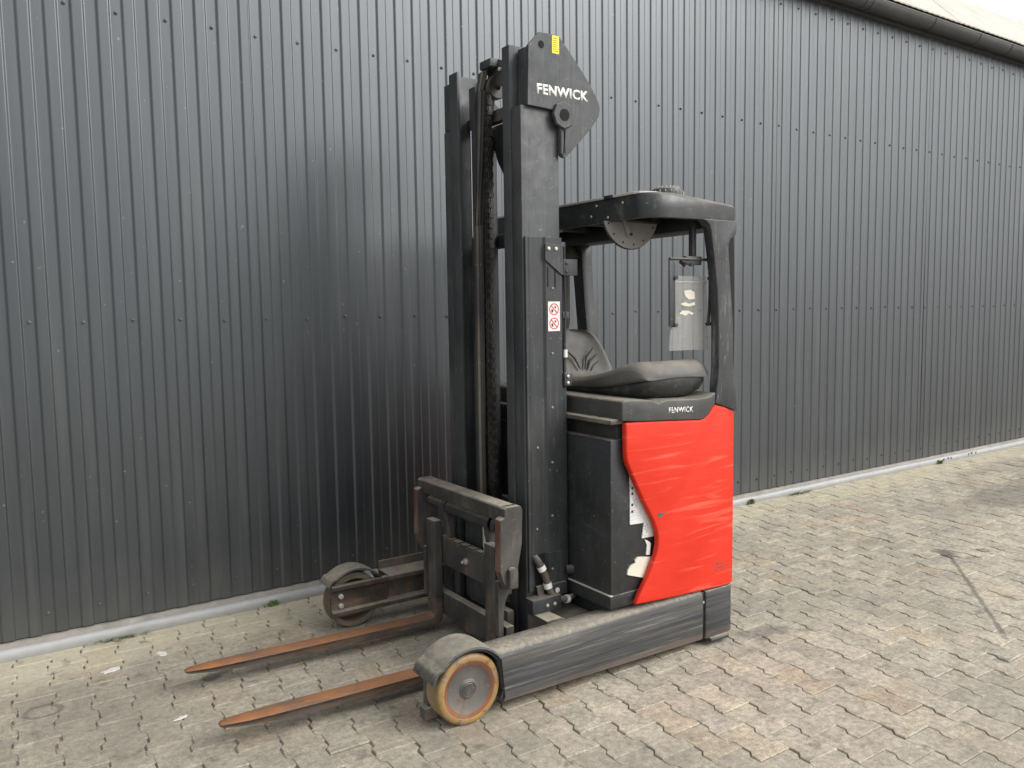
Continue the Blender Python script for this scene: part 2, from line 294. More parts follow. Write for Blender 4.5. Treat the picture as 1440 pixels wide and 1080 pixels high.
# ------------------------------------------------------------------ mesh helpers
class MB:
    def __init__(s): s.bm = bmesh.new()
    def _bev(s, faces, bev, seg):
        if bev <= 0: return
        es = {e for f in faces for e in f.edges if len(e.link_faces) == 2 and e.calc_face_angle(0) > 0.45}
        bmesh.ops.bevel(s.bm, geom=list(es), offset=bev, segments=seg, profile=0.5, affect='EDGES', clamp_overlap=True)
    def prism(s, poly, axis, a, b, bev=0.0, seg=2):
        """poly: 2D points in the plane across axis ('x': (y,z), 'y': (x,z), 'z': (x,y))"""
        def P(q, t):
            return {'x': (t, q[0], q[1]), 'y': (q[0], t, q[1]), 'z': (q[0], q[1], t)}[axis]
        A = [s.bm.verts.new(P(q, a)) for q in poly]; B = [s.bm.verts.new(P(q, b)) for q in poly]
        n = len(poly); fs = [s.bm.faces.new(A), s.bm.faces.new(B[::-1])]
        for i in range(n): fs.append(s.bm.faces.new((A[i], B[i], B[(i+1) % n], A[(i+1) % n])))
        bmesh.ops.recalc_face_normals(s.bm, faces=fs); s._bev(fs, bev, seg); return s
    def box(s, x0, x1, y0, y1, z0, z1, bev=0.004, seg=2):
        return s.prism([(x0, y0), (x1, y0), (x1, y1), (x0, y1)], 'z', z0, z1, bev, seg)
    def tube(s, pts, r, n=12, caps=True):
        pts = [Vector(p) for p in pts]; rings = []; up = Vector((0, 0, 1))
        for i, p in enumerate(pts):
            d = (pts[min(i+1, len(pts)-1)]-pts[max(i-1, 0)]).normalized()
            a = d.cross(up)
            if a.length < 0.05: a = d.cross(Vector((1, 0, 0)))
            a.normalize(); b = d.cross(a); rr = r[i] if isinstance(r, (list, tuple)) else r
            rings.append([s.bm.verts.new(p + (a*math.cos(t)+b*math.sin(t))*rr) for t in (2*math.pi*k/n for k in range(n))])
        fs = []
        for A, B in zip(rings, rings[1:]):
            for k in range(n): fs.append(s.bm.faces.new((A[k], A[(k+1) % n], B[(k+1) % n], B[k])))
        if caps: fs.append(s.bm.faces.new(rings[0])); fs.append(s.bm.faces.new(rings[-1]))
        bmesh.ops.recalc_face_normals(s.bm, faces=fs); return s
    def lathe(s, prof, c, axis='y', n=48, loop=True):
        """prof: (radius, offset along axis), closed loop"""
        rings = []
        for r, o in prof:
            ring = []
            for k in range(n):
                t = 2*math.pi*k/n; u, v = r*math.cos(t), r*math.sin(t)
                q = {'y': (u, o, v), 'x': (o, u, v), 'z': (u, v, o)}[axis]
                ring.append(s.bm.verts.new((c[0]+q[0], c[1]+q[1], c[2]+q[2])))
            rings.append(ring)
        fs = []
        for A, B in zip(rings, rings[1:]):
            for k in range(n): fs.append(s.bm.faces.new((A[k], A[(k+1) % n], B[(k+1) % n], B[k])))
        if prof[0][0] > 0.012 and prof[-1][0] > 0.012 and (abs(prof[0][0]-prof[-1][0]) > 1e-5 or loop):
            for k in range(n): fs.append(s.bm.faces.new((rings[-1][k], rings[-1][(k+1) % n], rings[0][(k+1) % n], rings[0][k])))
        else:
            for ring in (rings[0], rings[-1]): fs.append(s.bm.faces.new(ring))
        bmesh.ops.recalc_face_normals(s.bm, faces=fs); return s
    def loft(s, secs, close=True):
        rings = [[s.bm.verts.new(q) for q in sec] for sec in secs]; n = len(rings[0]); fs = []
        for A, B in zip(rings, rings[1:]):
            for k in range(n): fs.append(s.bm.faces.new((A[k], A[(k+1) % n], B[(k+1) % n], B[k])))
        if close: fs.append(s.bm.faces.new(rings[0])); fs.append(s.bm.faces.new(rings[-1]))
        bmesh.ops.recalc_face_normals(s.bm, faces=fs); return s
    def build(s, name, mat, parent=None, smooth=True, sharp=35, sub=0):
        vs = [v.co for v in s.bm.verts]
        lo = Vector((min(v.x for v in vs), min(v.y for v in vs), min(v.z for v in vs))); hi = Vector((max(v.x for v in vs), max(v.y for v in vs), max(v.z for v in vs)))
        c = (lo+hi)/2
        for v in s.bm.verts: v.co -= c
        me = bpy.data.meshes.new(name); s.bm.to_mesh(me); s.bm.free()
        if smooth:
            me.shade_smooth(); me.set_sharp_from_angle(angle=math.radians(sharp))
        me.materials.append(MT[mat]); o = bpy.data.objects.new(name, me); C.objects.link(o)
        wp = Vector((0, 0, 0)); q = parent
        while q is not None: wp = wp + q.location; q = q.parent
        o.location = c - wp; o.parent = parent
        if sub:
            md = o.modifiers.new('sub', 'SUBSURF'); md.levels = md.render_levels = sub
        return o
def empty(name, loc, label, cat, group=None):
    o = bpy.data.objects.new(name, None); C.objects.link(o); o.location = loc; o.empty_display_size = 0.2
    o['label'] = label; o['category'] = cat
    if group: o['group'] = group
    return o
def tag(o, label, cat, group=None):
    o['label'] = label; o['category'] = cat
    if group: o['group'] = group
    return o
def text_part(name, body, mat, parent, x0, x1, z0, z1, y, tilt=0.0, bold=0.0, depth=0.0006):
    cu = bpy.data.curves.new(name, 'FONT'); cu.body = body; cu.size = 1.0; cu.offset = bold; cu.resolution_u = 3; cu.space_character = 1.06
    t = bpy.data.objects.new('tmp', cu); C.objects.link(t)
    dg = bpy.context.evaluated_depsgraph_get(); me = bpy.data.meshes.new_from_object(t.evaluated_get(dg))
    bpy.data.objects.remove(t)
    bm = bmesh.new(); bm.from_mesh(me); bpy.data.meshes.remove(me)
    xs = [v.co.x for v in bm.verts]; ys = [v.co.y for v in bm.verts]; a, b, c, d = min(xs), max(xs), min(ys), max(ys)
    for v in bm.verts:
        u = (v.co.x-a)/(b-a); q = (v.co.y-c)/(d-c)
        v.co = Vector((x0+u*(x1-x0), y, z0+q*(z1-z0)+tilt*u))
    r = bmesh.ops.extrude_face_region(bm, geom=list(bm.faces))
    for v in [g for g in r['geom'] if isinstance(g, bmesh.types.BMVert)]: v.co.y -= depth
    bmesh.ops.recalc_face_normals(bm, faces=bm.faces)
    k = MB(); k.bm.free(); k.bm = bm
    return k.build(name, mat, parent, smooth=False)

# ------------------------------------------------------------------ ground
g = MB(); g.bm.faces.new([g.bm.verts.new(q) for q in ((-400, -400, -0.09), (400, -400, -0.09), (400, 400, -0.09), (-400, 400, -0.09))])
go = g.build('ground', 'yard'); go['kind'] = 'structure'
PX, PY = 0.1414, 0.2070
X0, X1, Y0, Y1 = -4.0, 17.0, -2.6, 4.42
pb = MB(); pb.box(X0, X1, Y0, Y1+0.2, -0.085, -0.006, 0)
pave = pb.build('pavement', 'sand', smooth=False); pave['kind'] = 'structure'
# double-T paver outline about its centre: wide heads, waisted middle
hw, ww, hl = 0.0797, 0.0598, 0.1024
out = [(-hw, -hl), (hw, -hl), (hw, -0.062), (ww, -0.0415), (ww, 0.0415), (hw, 0.062), (hw, hl), (-hw, hl), (-hw, 0.062), (-ww, 0.0415), (-ww, -0.0415), (-hw, -0.062)]
def inset(d):
    return [(x*(1-d/0.075), y*(1-d/0.10)) for x, y in out]
ring0 = [(x, y, -0.03) for x, y in out]; ring1 = [(x, y, -0.0035) for x, y in out]; ring2 = [(x, y, 0.0) for x, y in inset(0.0035)]
pv = ring0+ring1+ring2
pf = [tuple([24+i for i in range(12)])]
for k in (0, 12):
    for i in range(12): j = (i+1) % 12; pf.append((k+i, k+j, k+12+j, k+12+i))
def mesh_pydata(name, v, f, mat):
    me = bpy.data.meshes.new(name); me.from_pydata(v, [], f); me.materials.append(MT[mat]); me.update(); return me
def project(q):
    d = Vector(q)-Vector((0, 0, CAM_H)); zc = d.dot(fw)
    if zc < 0.1: return None
    return 720+FPX*d.dot(r2)/zc, 540+FPX*d.dot(d2)/zc, zc
stones = []
k0 = int((X0-1.79)/PX)-3; k1 = int((X1-1.79)/PX)+3
for k in range(k0, k1):
    for mrow in range(-40, 40):
        yy = 2.443 - 0.1035*(k % 2) + PY*mrow + PY/2
        xx = 1.7885 + PX*k + 0.045*(yy-2.34)
        if not (Y0 < yy < 4.48 and X0+0.1 < xx < X1-0.1): continue
        stones.append((xx+R.gauss(0, 0.0008), yy+R.gauss(0, 0.0008)))
def vis(q):
    p_ = project((q[0], q[1], 0))
    if not p_ or not (-20 < p_[0] < 1460 and 0 < p_[1] < 1100): return 0
    if 1.95 < q[0] < 3.05 and 2.68 < q[1] < 3.95: return 0
    if 1.5 < q[0] < 3.6 and 2.72 < q[1] < 2.95: return 0
    return 1/p_[2]**2
order = sorted(range(len(stones)), key=lambda i: -vis(stones[i])); one = set(order[:295])
pm = mesh_pydata('paver', pv, pf, 'paver_one')
av, af, ar = [], [], []
for i, (x, y) in enumerate(stones):
    dz = R.gauss(0, 0.0012); tx, ty = R.gauss(0, 0.0045), R.gauss(0, 0.0045); rz = R.gauss(0, 0.008)
    if i in one:
        o = bpy.data.objects.new('paver', pm); C.objects.link(o); o.parent = pave
        o.location = Vector((x, y, dz))-pave.location; o.rotation_euler = (tx, ty, rz)
    else:
        b0 = len(av); r_ = R.random()
        for a, b, c in pv:
            av.append((x+a-rz*b, y+b+rz*a, dz+c+tx*b-ty*a)); ar.append(r_)
        af += [tuple(b0+q for q in f) for f in pf]
me = mesh_pydata('pavers', av, af, 'paver_many')
at = me.attributes.new('rnd', 'FLOAT', 'POINT'); at.data.foreach_set('value', ar)
po = bpy.data.objects.new('pavers', me); C.objects.link(po); po.parent = pave; po.location = -pave.location; po['kind'] = 'stuff'

# ------------------------------------------------------------------ building
WY = 4.4536                       # valley plane of the sheeting
bd = empty('industrial_building', (6.5, WY, 0), 'long dark grey corrugated metal shed with pale plinth and gutter', 'building')
PIT, SX0 = 0.1118, 0.270          # rib pitch, x of a screw
def sheet_profile(xa, xb, dy):
    pts = []
    k = math.floor((xa-SX0)/PIT)-1
    xs = []
    while SX0+k*PIT < xb+PIT:
        c = SX0+k*PIT
        for off, d in ((-0.0275, 0.13), (-0.0235, 0), (0.0190, 0), (0.0230, 0.13), (0.0300, 0.87), (0.0340, 1), (0.0735, 1), (0.0775, 0.87)):   # valley flat, web, crown flat
            xs.append((c+off, -0.0078*d))
        k += 1
    return [(x, WY+d+dy) for x, d in xs if xa-1e-6 <= x <= xb+1e-6]
seams = [-20, -15, -10, -5, 0, 5, 10, 14, 19, 24, 29, 34, 39, 44, 49, 54, 59, 64, 69]
TOP = 4.22
for j, (a, b) in enumerate(zip(seams, seams[1:])):
    xa = SX0+a*2*PIT-0.050; xb = SX0+b*2*PIT+0.010
    pr = sheet_profile(xa, xb, -0.0018 if j % 2 else 0.0)
    z0 = 0.078
    zs = [z0, 0.9, 1.8, 2.7, 3.5, TOP]
    k = MB()
    back = [(x, y+0.0012) for x, y in pr]
    jit = [R.gauss(0, 0.0006) for _ in zs]
    fr = [[k.bm.verts.new((x, y+jz, z)) for x, y in pr] for z, jz in zip(zs, jit)]
    bk = [[k.bm.verts.new((x, y+jz, z)) for x, y in back] for z, jz in zip(zs, jit)]
    for i in range(len(zs)-1):
        for q in range(len(pr)-1):
            k.bm.faces.new((fr[i][q], fr[i][q+1], fr[i+1][q+1], fr[i+1][q]))
            k.bm.faces.new((bk[i][q+1], bk[i][q], bk[i+1][q], bk[i+1][q+1]))
        k.bm.faces.new((bk[i][0], fr[i][0], fr[i+1][0], bk[i+1][0])); k.bm.faces.new((fr[i][-1], bk[i][-1], bk[i+1][-1], fr[i+1][-1]))
    for q in range(len(pr)-1): k.bm.faces.new((bk[0][q], bk[0][q+1], fr[0][q+1], fr[0][q]))
    k.build('wall_sheet', 'wall', bd, smooth=False)
k = MB()
for zr in (0.178, 1.575, 3.062, 4.02):
    for i in range(-20, 70):
        x = SX0+i*2*PIT+R.gauss(0, 0.002); z = zr+R.gauss(0, 0.004)
        k.lathe([(0.0095, 0.0), (0.0095, -0.003), (0.0062, -0.0032), (0.0060, -0.0075), (0.003, -0.0085)], (x, WY-0.002, z), 'y', 8)
sc = k.build('screws', 'screw', bd, smooth=False); sc['kind'] = 'stuff'
xw0, xw1 = SX0-20*2*PIT-0.06, SX0+69*2*PIT+0.02
MB().box(xw0+0.02, xw1-0.02, WY+0.008, WY+8.0, 0.03, TOP, 0).build('wall_core', 'core', bd, smooth=False)
k = MB()
secs = []
nseg = 150
for i in range(nseg+1):
    x = xw0+(xw1-xw0)*i/nseg; w_ = R.gauss(0, 0.0012); h_ = R.gauss(0, 0.0012)
    prof = [(4.400, -0.02), (4.391, 0.004), (4.386, 0.020), (4.387, 0.036), (4.393, 0.048), (4.402, 0.054), (4.412, 0.054), (4.412, -0.02)]
    secs.append([(x, y+(w_ if q < 5 else 0), z+(h_ if 2 <= q < 6 else 0)) for q, (y, z) in enumerate(prof)])
k.loft(secs).build('plinth', 'plinth', bd, sharp=60)
MB().prism([(4.413, -0.02), (4.413, 0.049), (4.4375, 0.070), (4.460, 0.072), (4.460, -0.02)], 'x', xw0, xw1).build('sill', 'sillstone', bd, smooth=False)
# gutter: half-round trough with collars, then the roof edge
def halfround(cy_, cz, r, n=14, a0=180, a1=360): return [(cy_+r*math.cos(math.radians(a0+(a1-a0)*i/n)), cz+r*math.sin(math.radians(a0+(a1-a0)*i/n))) for i in range(n+1)]
gc = (4.345, 4.205)
sec = halfround(*gc, 0.082)+halfround(*gc, 0.079)[::-1]
gu = MB().prism(sec, 'x', xw0, xw1).build('gutter', 'gutter', bd)
xg = -3.6
gx = []
while xg < 15.5: gx.append(xg); xg += R.choice((0.62, 0.8, 1.05))
for x in gx + [6.62]:
    MB().prism(halfround(*gc, 0.086)+halfround(*gc, 0.0825)[::-1], 'x', x, x+0.012).build('gutter_collar', 'gutter', gu)
MB().tube([(xw0, gc[0]-0.080, gc[1]+0.002), (xw1, gc[0]-0.080, gc[1]+0.002)], 0.006, 8).build('gutter_bead', 'lip', gu)
MB().box(xw0, xw1, 4.425, 4.47, 4.125, 4.30, 0.002).build('fascia_board', 'gutter', bd)
# roof of corrugated sheets rising from the eave
rise = math.radians(46)
RE = (4.235, 4.222); RL = 0.78
for i in range(18):
    xa = xw0+i*(xw1-xw0)/18; xb = xw0+(i+1)*(xw1-xw0)/18+0.02
    n_ = 60; k = MB(); rows = []
    for t in (0.0, 0.3, 0.6, RL):
        rows.append([(xa+(xb-xa)*q/n_, RE[0]+t*math.cos(rise)-math.sin(rise)*0.002*math.cos((xa+(xb-xa)*q/n_)/0.09*2*math.pi), RE[1]+t*math.sin(rise)+math.cos(rise)*0.002*math.cos((xa+(xb-xa)*q/n_)/0.09*2*math.pi)+0.003*(i % 2)) for q in range(n_+1)])
    vs = [[k.bm.verts.new(q) for q in r_] for r_ in rows]
    lo = [k.bm.verts.new((q[0], q[1]+0.004, q[2]-0.008)) for q in rows[0]]
    for A, B in zip(vs, vs[1:]):
        for q in range(n_): k.bm.faces.new((A[q], A[q+1], B[q+1], B[q]))
    for q in range(n_): k.bm.faces.new((lo[q], lo[q+1], vs[0][q+1], vs[0][q]))
    k.build('roof_sheet', 'roofsheet', bd)
ry, rz_ = RE[0]+RL*math.cos(rise), RE[1]+RL*math.sin(rise)
MB().prism([(RE[0]+0.03, RE[1]-0.005), (ry, rz_-0.03), (ry+7.5, rz_-0.03), (ry+7.5, 4.2), (RE[0]+0.03, 4.2)], 'x', xw0+0.01, xw1-0.01).build('roof_deck', 'core', bd, smooth=False)

# ------------------------------------------------------------------ reach truck
T = empty('reach_truck', (2.3, 3.29, 0), 'black and red reach truck with tall mast standing on the pavers', 'forklift')
YC = 3.29
def mir(y): return 2*YC-y
WX, WZ, WR = 1.55, 0.14, 0.14

# --- legs
def leg_near():
    sec = [(2.622, 0.060), (2.620, 0.075), (2.620, 0.232), (2.624, 0.249), (2.634, 0.260), (2.652, 0.267), (2.700, 0.264), (2.775, 0.247), (2.782, 0.240), (2.782, 0.060)]
    secs = []
    def xs(z): return WX+math.sqrt(max(0.166**2-(z-WZ)**2, 0.0001))
    for f in [0, 0.01, 0.03]+[0.08+0.92*i/16 for i in range(17)]:
        secs.append([(xs(z)+(2.815-xs(z))*f, y, z-0.018*f if z < 0.1 else z+0.010*f*(1 if z > 0.2 else 0)) for y, z in sec])
    lg = MB().loft(secs).build('reach_leg', 'leg', T, sharp=50)
    MB().box(1.425, 1.74, 2.752, 2.790, 0.062, 0.238, 0.004).build('inner_plate', 'dusty', lg)
    MB().box(1.405, 1.47, 2.735, 2.785, 0.015, 0.062, 0.004).build('toe_bracket', 'dusty', lg)
    return lg
LN = leg_near()
# far leg: open channel facing inwards with raised outer skirt
k = MB()
y0, y1 = 3.80, 3.93
ch = [(y0, 0.084), (y0, 0.106), (y0+0.045, 0.112), (y0+0.045, 0.205), (y0, 0.216), (y0, 0.238), (y0+0.012, 0.246), (y1-0.012, 0.246), (y1-0.010, 0.290), (y1, 0.290), (y1, 0.060), (y1-0.05, 0.060), (y1-0.05, 0.084)]
LF = MB().prism(ch, 'x', 1.76, 2.85, 0.002).build('reach_leg', 'channel', T)
MB().prism([(y0, 0.084), (y0, 0.106), (y0+0.022, 0.112), (y0+0.022, 0.205), (y0, 0.216), (y0, 0.238), (y0+0.030, 0.240), (y0+0.030, 0.084)], 'x', 1.455, 1.76, 0.002).build('inner_plate', 'channel', LF)
for zz in (0.182, 0.134):
    MB().lathe([(0.013, 0.0), (0.013, -0.014), (0.010, -0.017), (0.002, -0.018)], (1.503, y0+0.022, zz), 'y', 16).build('bolt', 'zinc', LF)
# --- load wheels with fenders
def wheel(yo, sgn, far):
    """yo outer face, sgn +1 when the wheel body lies at larger y"""
    c = (WX+(0.035 if far else 0), yo, WZ); W = 0.084 if far else 0.098
    tire = [(0.112, 0.0), (0.134, 0.0), (0.1385, 0.004), (WR, 0.010), (WR, W-0.010), (0.1385, W-0.004), (0.134, W), (0.112, W)]
    wh = bpy.data.objects.new('load_wheel', None)
    if True:
        t = MB().lathe([(r, o*sgn) for r, o in tire], c, 'y', 64)
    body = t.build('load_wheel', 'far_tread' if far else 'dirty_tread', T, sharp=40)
    # side band of clean polyurethane, rust ring, rim disc, hub cap
    MB().lathe([(0.113, 0.0015*sgn), (0.113, -0.0015*sgn), (0.118, -0.003*sgn), (0.133, -0.002*sgn), (0.1382, 0.0035*sgn), (0.1404, 0.010*sgn), (0.1404, 0.014*sgn), (0.130, 0.013*sgn)], c, 'y', 64).build('tyre_band', 'tyre', body, sharp=60)
    MB().lathe([(0.084, 0.012*sgn), (0.096, 0.004*sgn), (0.108, 0.0005*sgn), (0.1135, -0.001*sgn), (0.1135, 0.012*sgn)], c, 'y', 64).build('rust_ring', 'rustring', body)
    MB().lathe([(0.001, 0.006*sgn), (0.035, 0.006*sgn), (0.040, 0.011*sgn), (0.060, 0.013*sgn), (0.086, 0.010*sgn), (0.097, 0.0030*sgn), (0.099, 0.016*sgn), (0.001, 0.030*sgn)], c, 'y', 48).build('rim', 'rim', body)
    MB().lathe([(0.001, 0.002*sgn), (0.023, 0.002*sgn), (0.025, 0.004*sgn), (0.030, 0.003*sgn), (0.033, 0.006*sgn), (0.033, 0.012*sgn), (0.001, 0.012*sgn)], c, 'y', 32).build('hub_cap', 'carriage', body)
    return body
wheel(2.640, 1, False); wheel(3.922, -1, True)
def fender(ya, yb, a0, a1, r, parent, dx=0.0):
    n = 28; secs = []
    for i in range(n+1):
        a = math.radians(a0+(a1-a0)*i/n); rr = r + (0.010 if i > n-4 else 0)
        ca, sa = math.cos(a), math.sin(a)
        def q(rad, y): return (WX+dx+rad*ca, y, WZ+rad*sa)
        secs.append([q(rr, ya), q(rr+0.008, ya+0.003), q(rr+0.011, (ya+yb)/2), q(rr+0.008, yb-0.003), q(rr, yb), q(rr-0.004, (ya+yb)/2)])
    return MB().loft(secs).build('fender', 'leg', parent, sharp=50)
fn = fender(2.621, 2.790, 20, 158, 0.164, LN)
# dark rubber edge following the wheel arch
pts = [(WX+0.158*math.cos(math.radians(a)), 2.634, WZ+0.158*math.sin(math.radians(a))) for a in range(-28, 140, 8)]
MB().tube(pts, 0.0065, 8).build('arch_edge', 'rubber', LN)
fender(3.805, 3.932, 22, 146, 0.164, LF, 0.035)

# --- chassis and rear corner
ch0 = MB().box(2.34, 3.02, 2.70, 3.88, 0.05, 0.34, 0.01).build('chassis', 'black', T)
pl = [(2.838, 2.622), (2.99, 2.622), (3.020, 2.630), (3.036, 2.648), (3.042, 2.68), (3.042, 3.90), (3.02, 3.945), (2.838, 3.955)]
cb = MB().prism(pl, 'z', 0.035, 0.268, 0.006).build('rear_bumper', 'leg', T, sharp=50)
MB().box(2.86, 2.985, 2.606, 2.66, 0.018, 0.040, 0.006).build('step_lip', 'leg', cb)
MB().box(2.812, 2.840, 2.634, 2.72, 0.05, 0.262, 0.002).build('bumper_gap_plate', 'black', cb)
MB().lathe([(0.006, 0), (0.006, -0.004), (0.002, -0.005)], (2.832, 2.634, 0.215), 'y', 10).build('bolt', 'zinc', cb)
# drive wheel under the rear
MB().lathe([(0.05, 0), (0.165, 0.0), (0.175, 0.012), (0.175, 0.118), (0.165, 0.13), (0.05, 0.13)], (2.62, 3.25, 0.175), 'y', 40).build('drive_wheel', 'rubber', T)

# --- battery
ba = MB().box(2.286, 2.62, 2.660, 3.90, 0.352, 1.036, 0.004).build('battery_box', 'battery', T)
MB().box(2.278, 2.62, 2.655, 3.905, 0.292, 0.350, 0.003).build('tray_rim', 'battery', ba)
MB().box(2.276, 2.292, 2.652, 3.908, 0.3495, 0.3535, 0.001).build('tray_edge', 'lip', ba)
MB().box(2.283, 2.288, 2.98, 2.995, 0.45, 0.75, 0.001).build('edge_slot', 'shade_black', ba)
MB().box(2.40, 2.44, 2.74, 2.80, 0.262, 0.30, 0.003).build('roller_stop', 'dusty', ba)
for poly, mt in (([(2.393, 0.887), (2.392, 0.653), (2.476, 0.649), (2.476, 0.882)], 'printed'),
                 ([(2.470, 0.709), (2.476, 0.655), (2.462, 0.580), (2.534, 0.578), (2.534, 0.700)], 'printed'),
                 ([(2.480, 0.573), (2.507, 0.558), (2.516, 0.547), (2.510, 0.497), (2.489, 0.500), (2.494, 0.544)], 'white'),
                 ([(2.436, 0.500), (2.475, 0.494), (2.530, 0.484), (2.512, 0.432), (2.476, 0.394), (2.462, 0.402), (2.422, 0.415), (2.374, 0.431), (2.378, 0.452), (2.393, 0.468), (2.422, 0.476), (2.420, 0.490)], 'beige_paper')):
    o = MB().prism(poly, 'y', 2.6555 - (0.003 if mt == 'beige_paper' else 0.0006*len(poly)/4), 2.6605).build('paper_label', mt, ba, smooth=False)
for zc in (0.873, 0.856, 0.815, 0.79, 0.74, 0.71):
    MB().lathe([(0.0065, 0), (0.0065, -0.0005), (0.001, -0.0006)], (2.405, 2.6548, zc), 'y', 10).build('label_symbol', 'black_mark', ba)
MB().box(2.272, 2.345, 2.642, 3.905, 1.106, 1.127, 0.006).build('battery_lid_lip', 'dusty', T)
MB().box(2.33, 2.6, 2.67, 3.89, 1.03, 1.112, 0.002).build('battery_recess', 'rubber', T)

# --- red side panel
rp = [(2.337, 1.112), (2.339, 0.99), (2.341, 0.958), (2.349, 0.932), (2.361, 0.908), (2.400, 0.835), (2.440, 0.758), (2.472, 0.708), (2.500, 0.660), (2.520, 0.615), (2.527, 0.580), (2.526, 0.545), (2.517, 0.505), (2.494, 0.460), (2.461, 0.402), (2.420, 0.345), (2.393, 0.300),
      (2.6, 0.288), (2.8, 0.279), (3.000, 0.272), (3.022, 0.276), (3.034, 0.292), (3.037, 0.40), (3.038, 0.69), (3.042, 0.95), (3.042, 1.085), (3.030, 1.104), (2.96, 1.132), (2.890, 1.150), (2.872, 1.136), (2.845, 1.108), (2.820, 1.092), (2.791, 1.086), (2.6, 1.099), (2.40, 1.110)]
k = MB().prism(rp, 'y', 2.618, 2.650, 0.009, 3)
for v in k.bm.verts:
    if v.co.x > 3.0: v.co.y += (v.co.x-3.0)**2*16
RP = k.build('side_panel', 'red', T, sharp=45)
MB().prism([(2.520, 0.684), (2.528, 0.694), (2.545, 0.690), (2.572, 0.693), (2.560, 0.684), (2.548, 0.674), (2.532, 0.668), (2.523, 0.674)], 'y', 2.6174, 2.62).build('gouge', 'dusty', RP, smooth=False)
MB().prism([(2.60, 1.10), (2.60, 0.31), (3.03, 0.30), (3.03, 1.10), (2.89, 1.14), (2.80, 1.09)], 'y', 2.652, 3.90, 0.004).build('rear_body', 'black', T)
MB().prism([(2.40, 0.31), (3.035, 0.30), (3.035, 1.10), (2.34, 1.11)], 'y', 3.902, 3.945, 0.01).build('side_panel', 'red', T)
# --- hood
hd = [(2.318, 1.122), (2.316, 1.200), (2.324, 1.210), (2.36, 1.209), (2.487, 1.199), (2.510, 1.190), (2.531, 1.183), (2.545, 1.188), (2.576, 1.194), (2.70, 1.188), (2.791, 1.185), (2.849, 1.191), (2.893, 1.208), (2.889, 1.153), (2.868, 1.134), (2.842, 1.106), (2.818, 1.090), (2.791, 1.0875), (2.6, 1.101), (2.40, 1.113)]
hood = MB().prism(hd, 'y', 2.6195, 3.95, 0.007, 3).build('hood', 'plastic', T, sharp=50)
text_part('lettering', 'FENWICK', 'worn_letter', hood, 2.590, 2.743, 1.135, 1.160, 2.6192, tilt=-0.006, bold=0.012)

# --- seat facing the camera side, armrest-less bucket
def seat():
    st = bpy.data.objects.new('seat', None)
    secs = []
    cx = 2.695
    def ring(y, w_, zt, zb, dish):
        pts = []
        n = 11
        for i in range(n):
            u = -1+2*i/(n-1); x = cx+u*w_*(1 if abs(u) < 0.99 else 1)
            z = zt - dish*(1-abs(u)**2.2) - (0.035 if abs(u) > 0.99 else 0)
            pts.append((x, y, z))
        for i in range(n-1, -1, -1):
            u = -1+2*i/(n-1); pts.append((cx+u*w_*0.985, y, zb))
        return pts
    data = [(3.46, 0.20, 1.275, 1.235, 0.01), (3.30, 0.225, 1.270, 1.222, 0.02), (3.12, 0.235, 1.288, 1.220, 0.03), (2.94, 0.238, 1.318, 1.228, 0.03), (2.82, 0.238, 1.355, 1.250, 0.015), (2.74, 0.232, 1.368, 1.268, 0.004), (2.69, 0.218, 1.352, 1.276, 0.0), (2.665, 0.200, 1.322, 1.280, 0.0), (2.655, 0.185, 1.300, 1.285, 0.0)]
    s_ = MB().loft([ring(*d) for d in data]).build('seat', 'seat', T, sub=2)
    # moulded black pan under the cushion
    data = [(3.46, 0.19, 1.24, 1.18), (3.2, 0.225, 1.228, 1.17), (2.94, 0.232, 1.238, 1.165), (2.80, 0.228, 1.262, 1.17), (2.72, 0.215, 1.276, 1.185), (2.675, 0.195, 1.284, 1.21), (2.662, 0.175, 1.288, 1.25)]
    secs = []
    for y, w_, zt, zb in data:
        secs.append([(cx-w_, y, zt), (cx-w_*0.5, y, zt), (cx+w_*0.5, y, zt), (cx+w_, y, zt), (cx+w_*0.90, y, (zt+zb)/2), (cx+w_*0.78, y, zb), (cx-w_*0.78, y, zb), (cx-w_*0.90, y, (zt+zb)/2)])
    pan = MB().loft(secs).build('seat_pan', 'guard', s_, sub=1)
    for x, z in ((2.62, 1.235), (2.80, 1.233)):
        MB().tube([(x, 2.672, z), (x+0.006, 2.690, z+0.004)], 0.009, 10).build('screw_recess', 'shade_black', pan)
    # backrest
    secs = []
    for i, (z, w_, dy, th) in enumerate(((1.24, 0.225, -0.02, 0.07), (1.28, 0.232, 0.0, 0.085), (1.36, 0.205, 0.02, 0.09), (1.42, 0.175, 0.035, 0.085), (1.46, 0.145, 0.05, 0.075), (1.485, 0.105, 0.06, 0.055), (1.495, 0.06, 0.068, 0.03))):
        yf = 3.38+dy; L = []
        for q in range(9):
            u = -1+2*q/8; L.append((2.70+u*w_, yf+0.035*(1-abs(u)**2)-0.02*(abs(u) > 0.9), z))
        for q in range(8, -1, -1):
            u = -1+2*q/8; L.append((2.70+u*w_*0.96, yf+th, z))
        secs.append(L)
    br = MB().loft(secs).build('backrest', 'seat', s_, sub=2)
    for (a, b, c_) in (((2.745, 1.285), (2.765, 1.345), (2.805, 1.395)), ((2.765, 1.280), (2.790, 1.325), (2.835, 1.362)), ((2.79, 1.275), (2.815, 1.302), (2.845, 1.322)), ((2.715, 1.285), (2.685, 1.345), (2.60, 1.405))):
        MB().tube([(a[0], 3.400, a[1]), (b[0], 3.412, b[1]), (c_[0], 3.405, c_[1])], [0.004, 0.006, 0.003], 8).build('stitched_crease', 'rubber', br)
    return s_
seat()

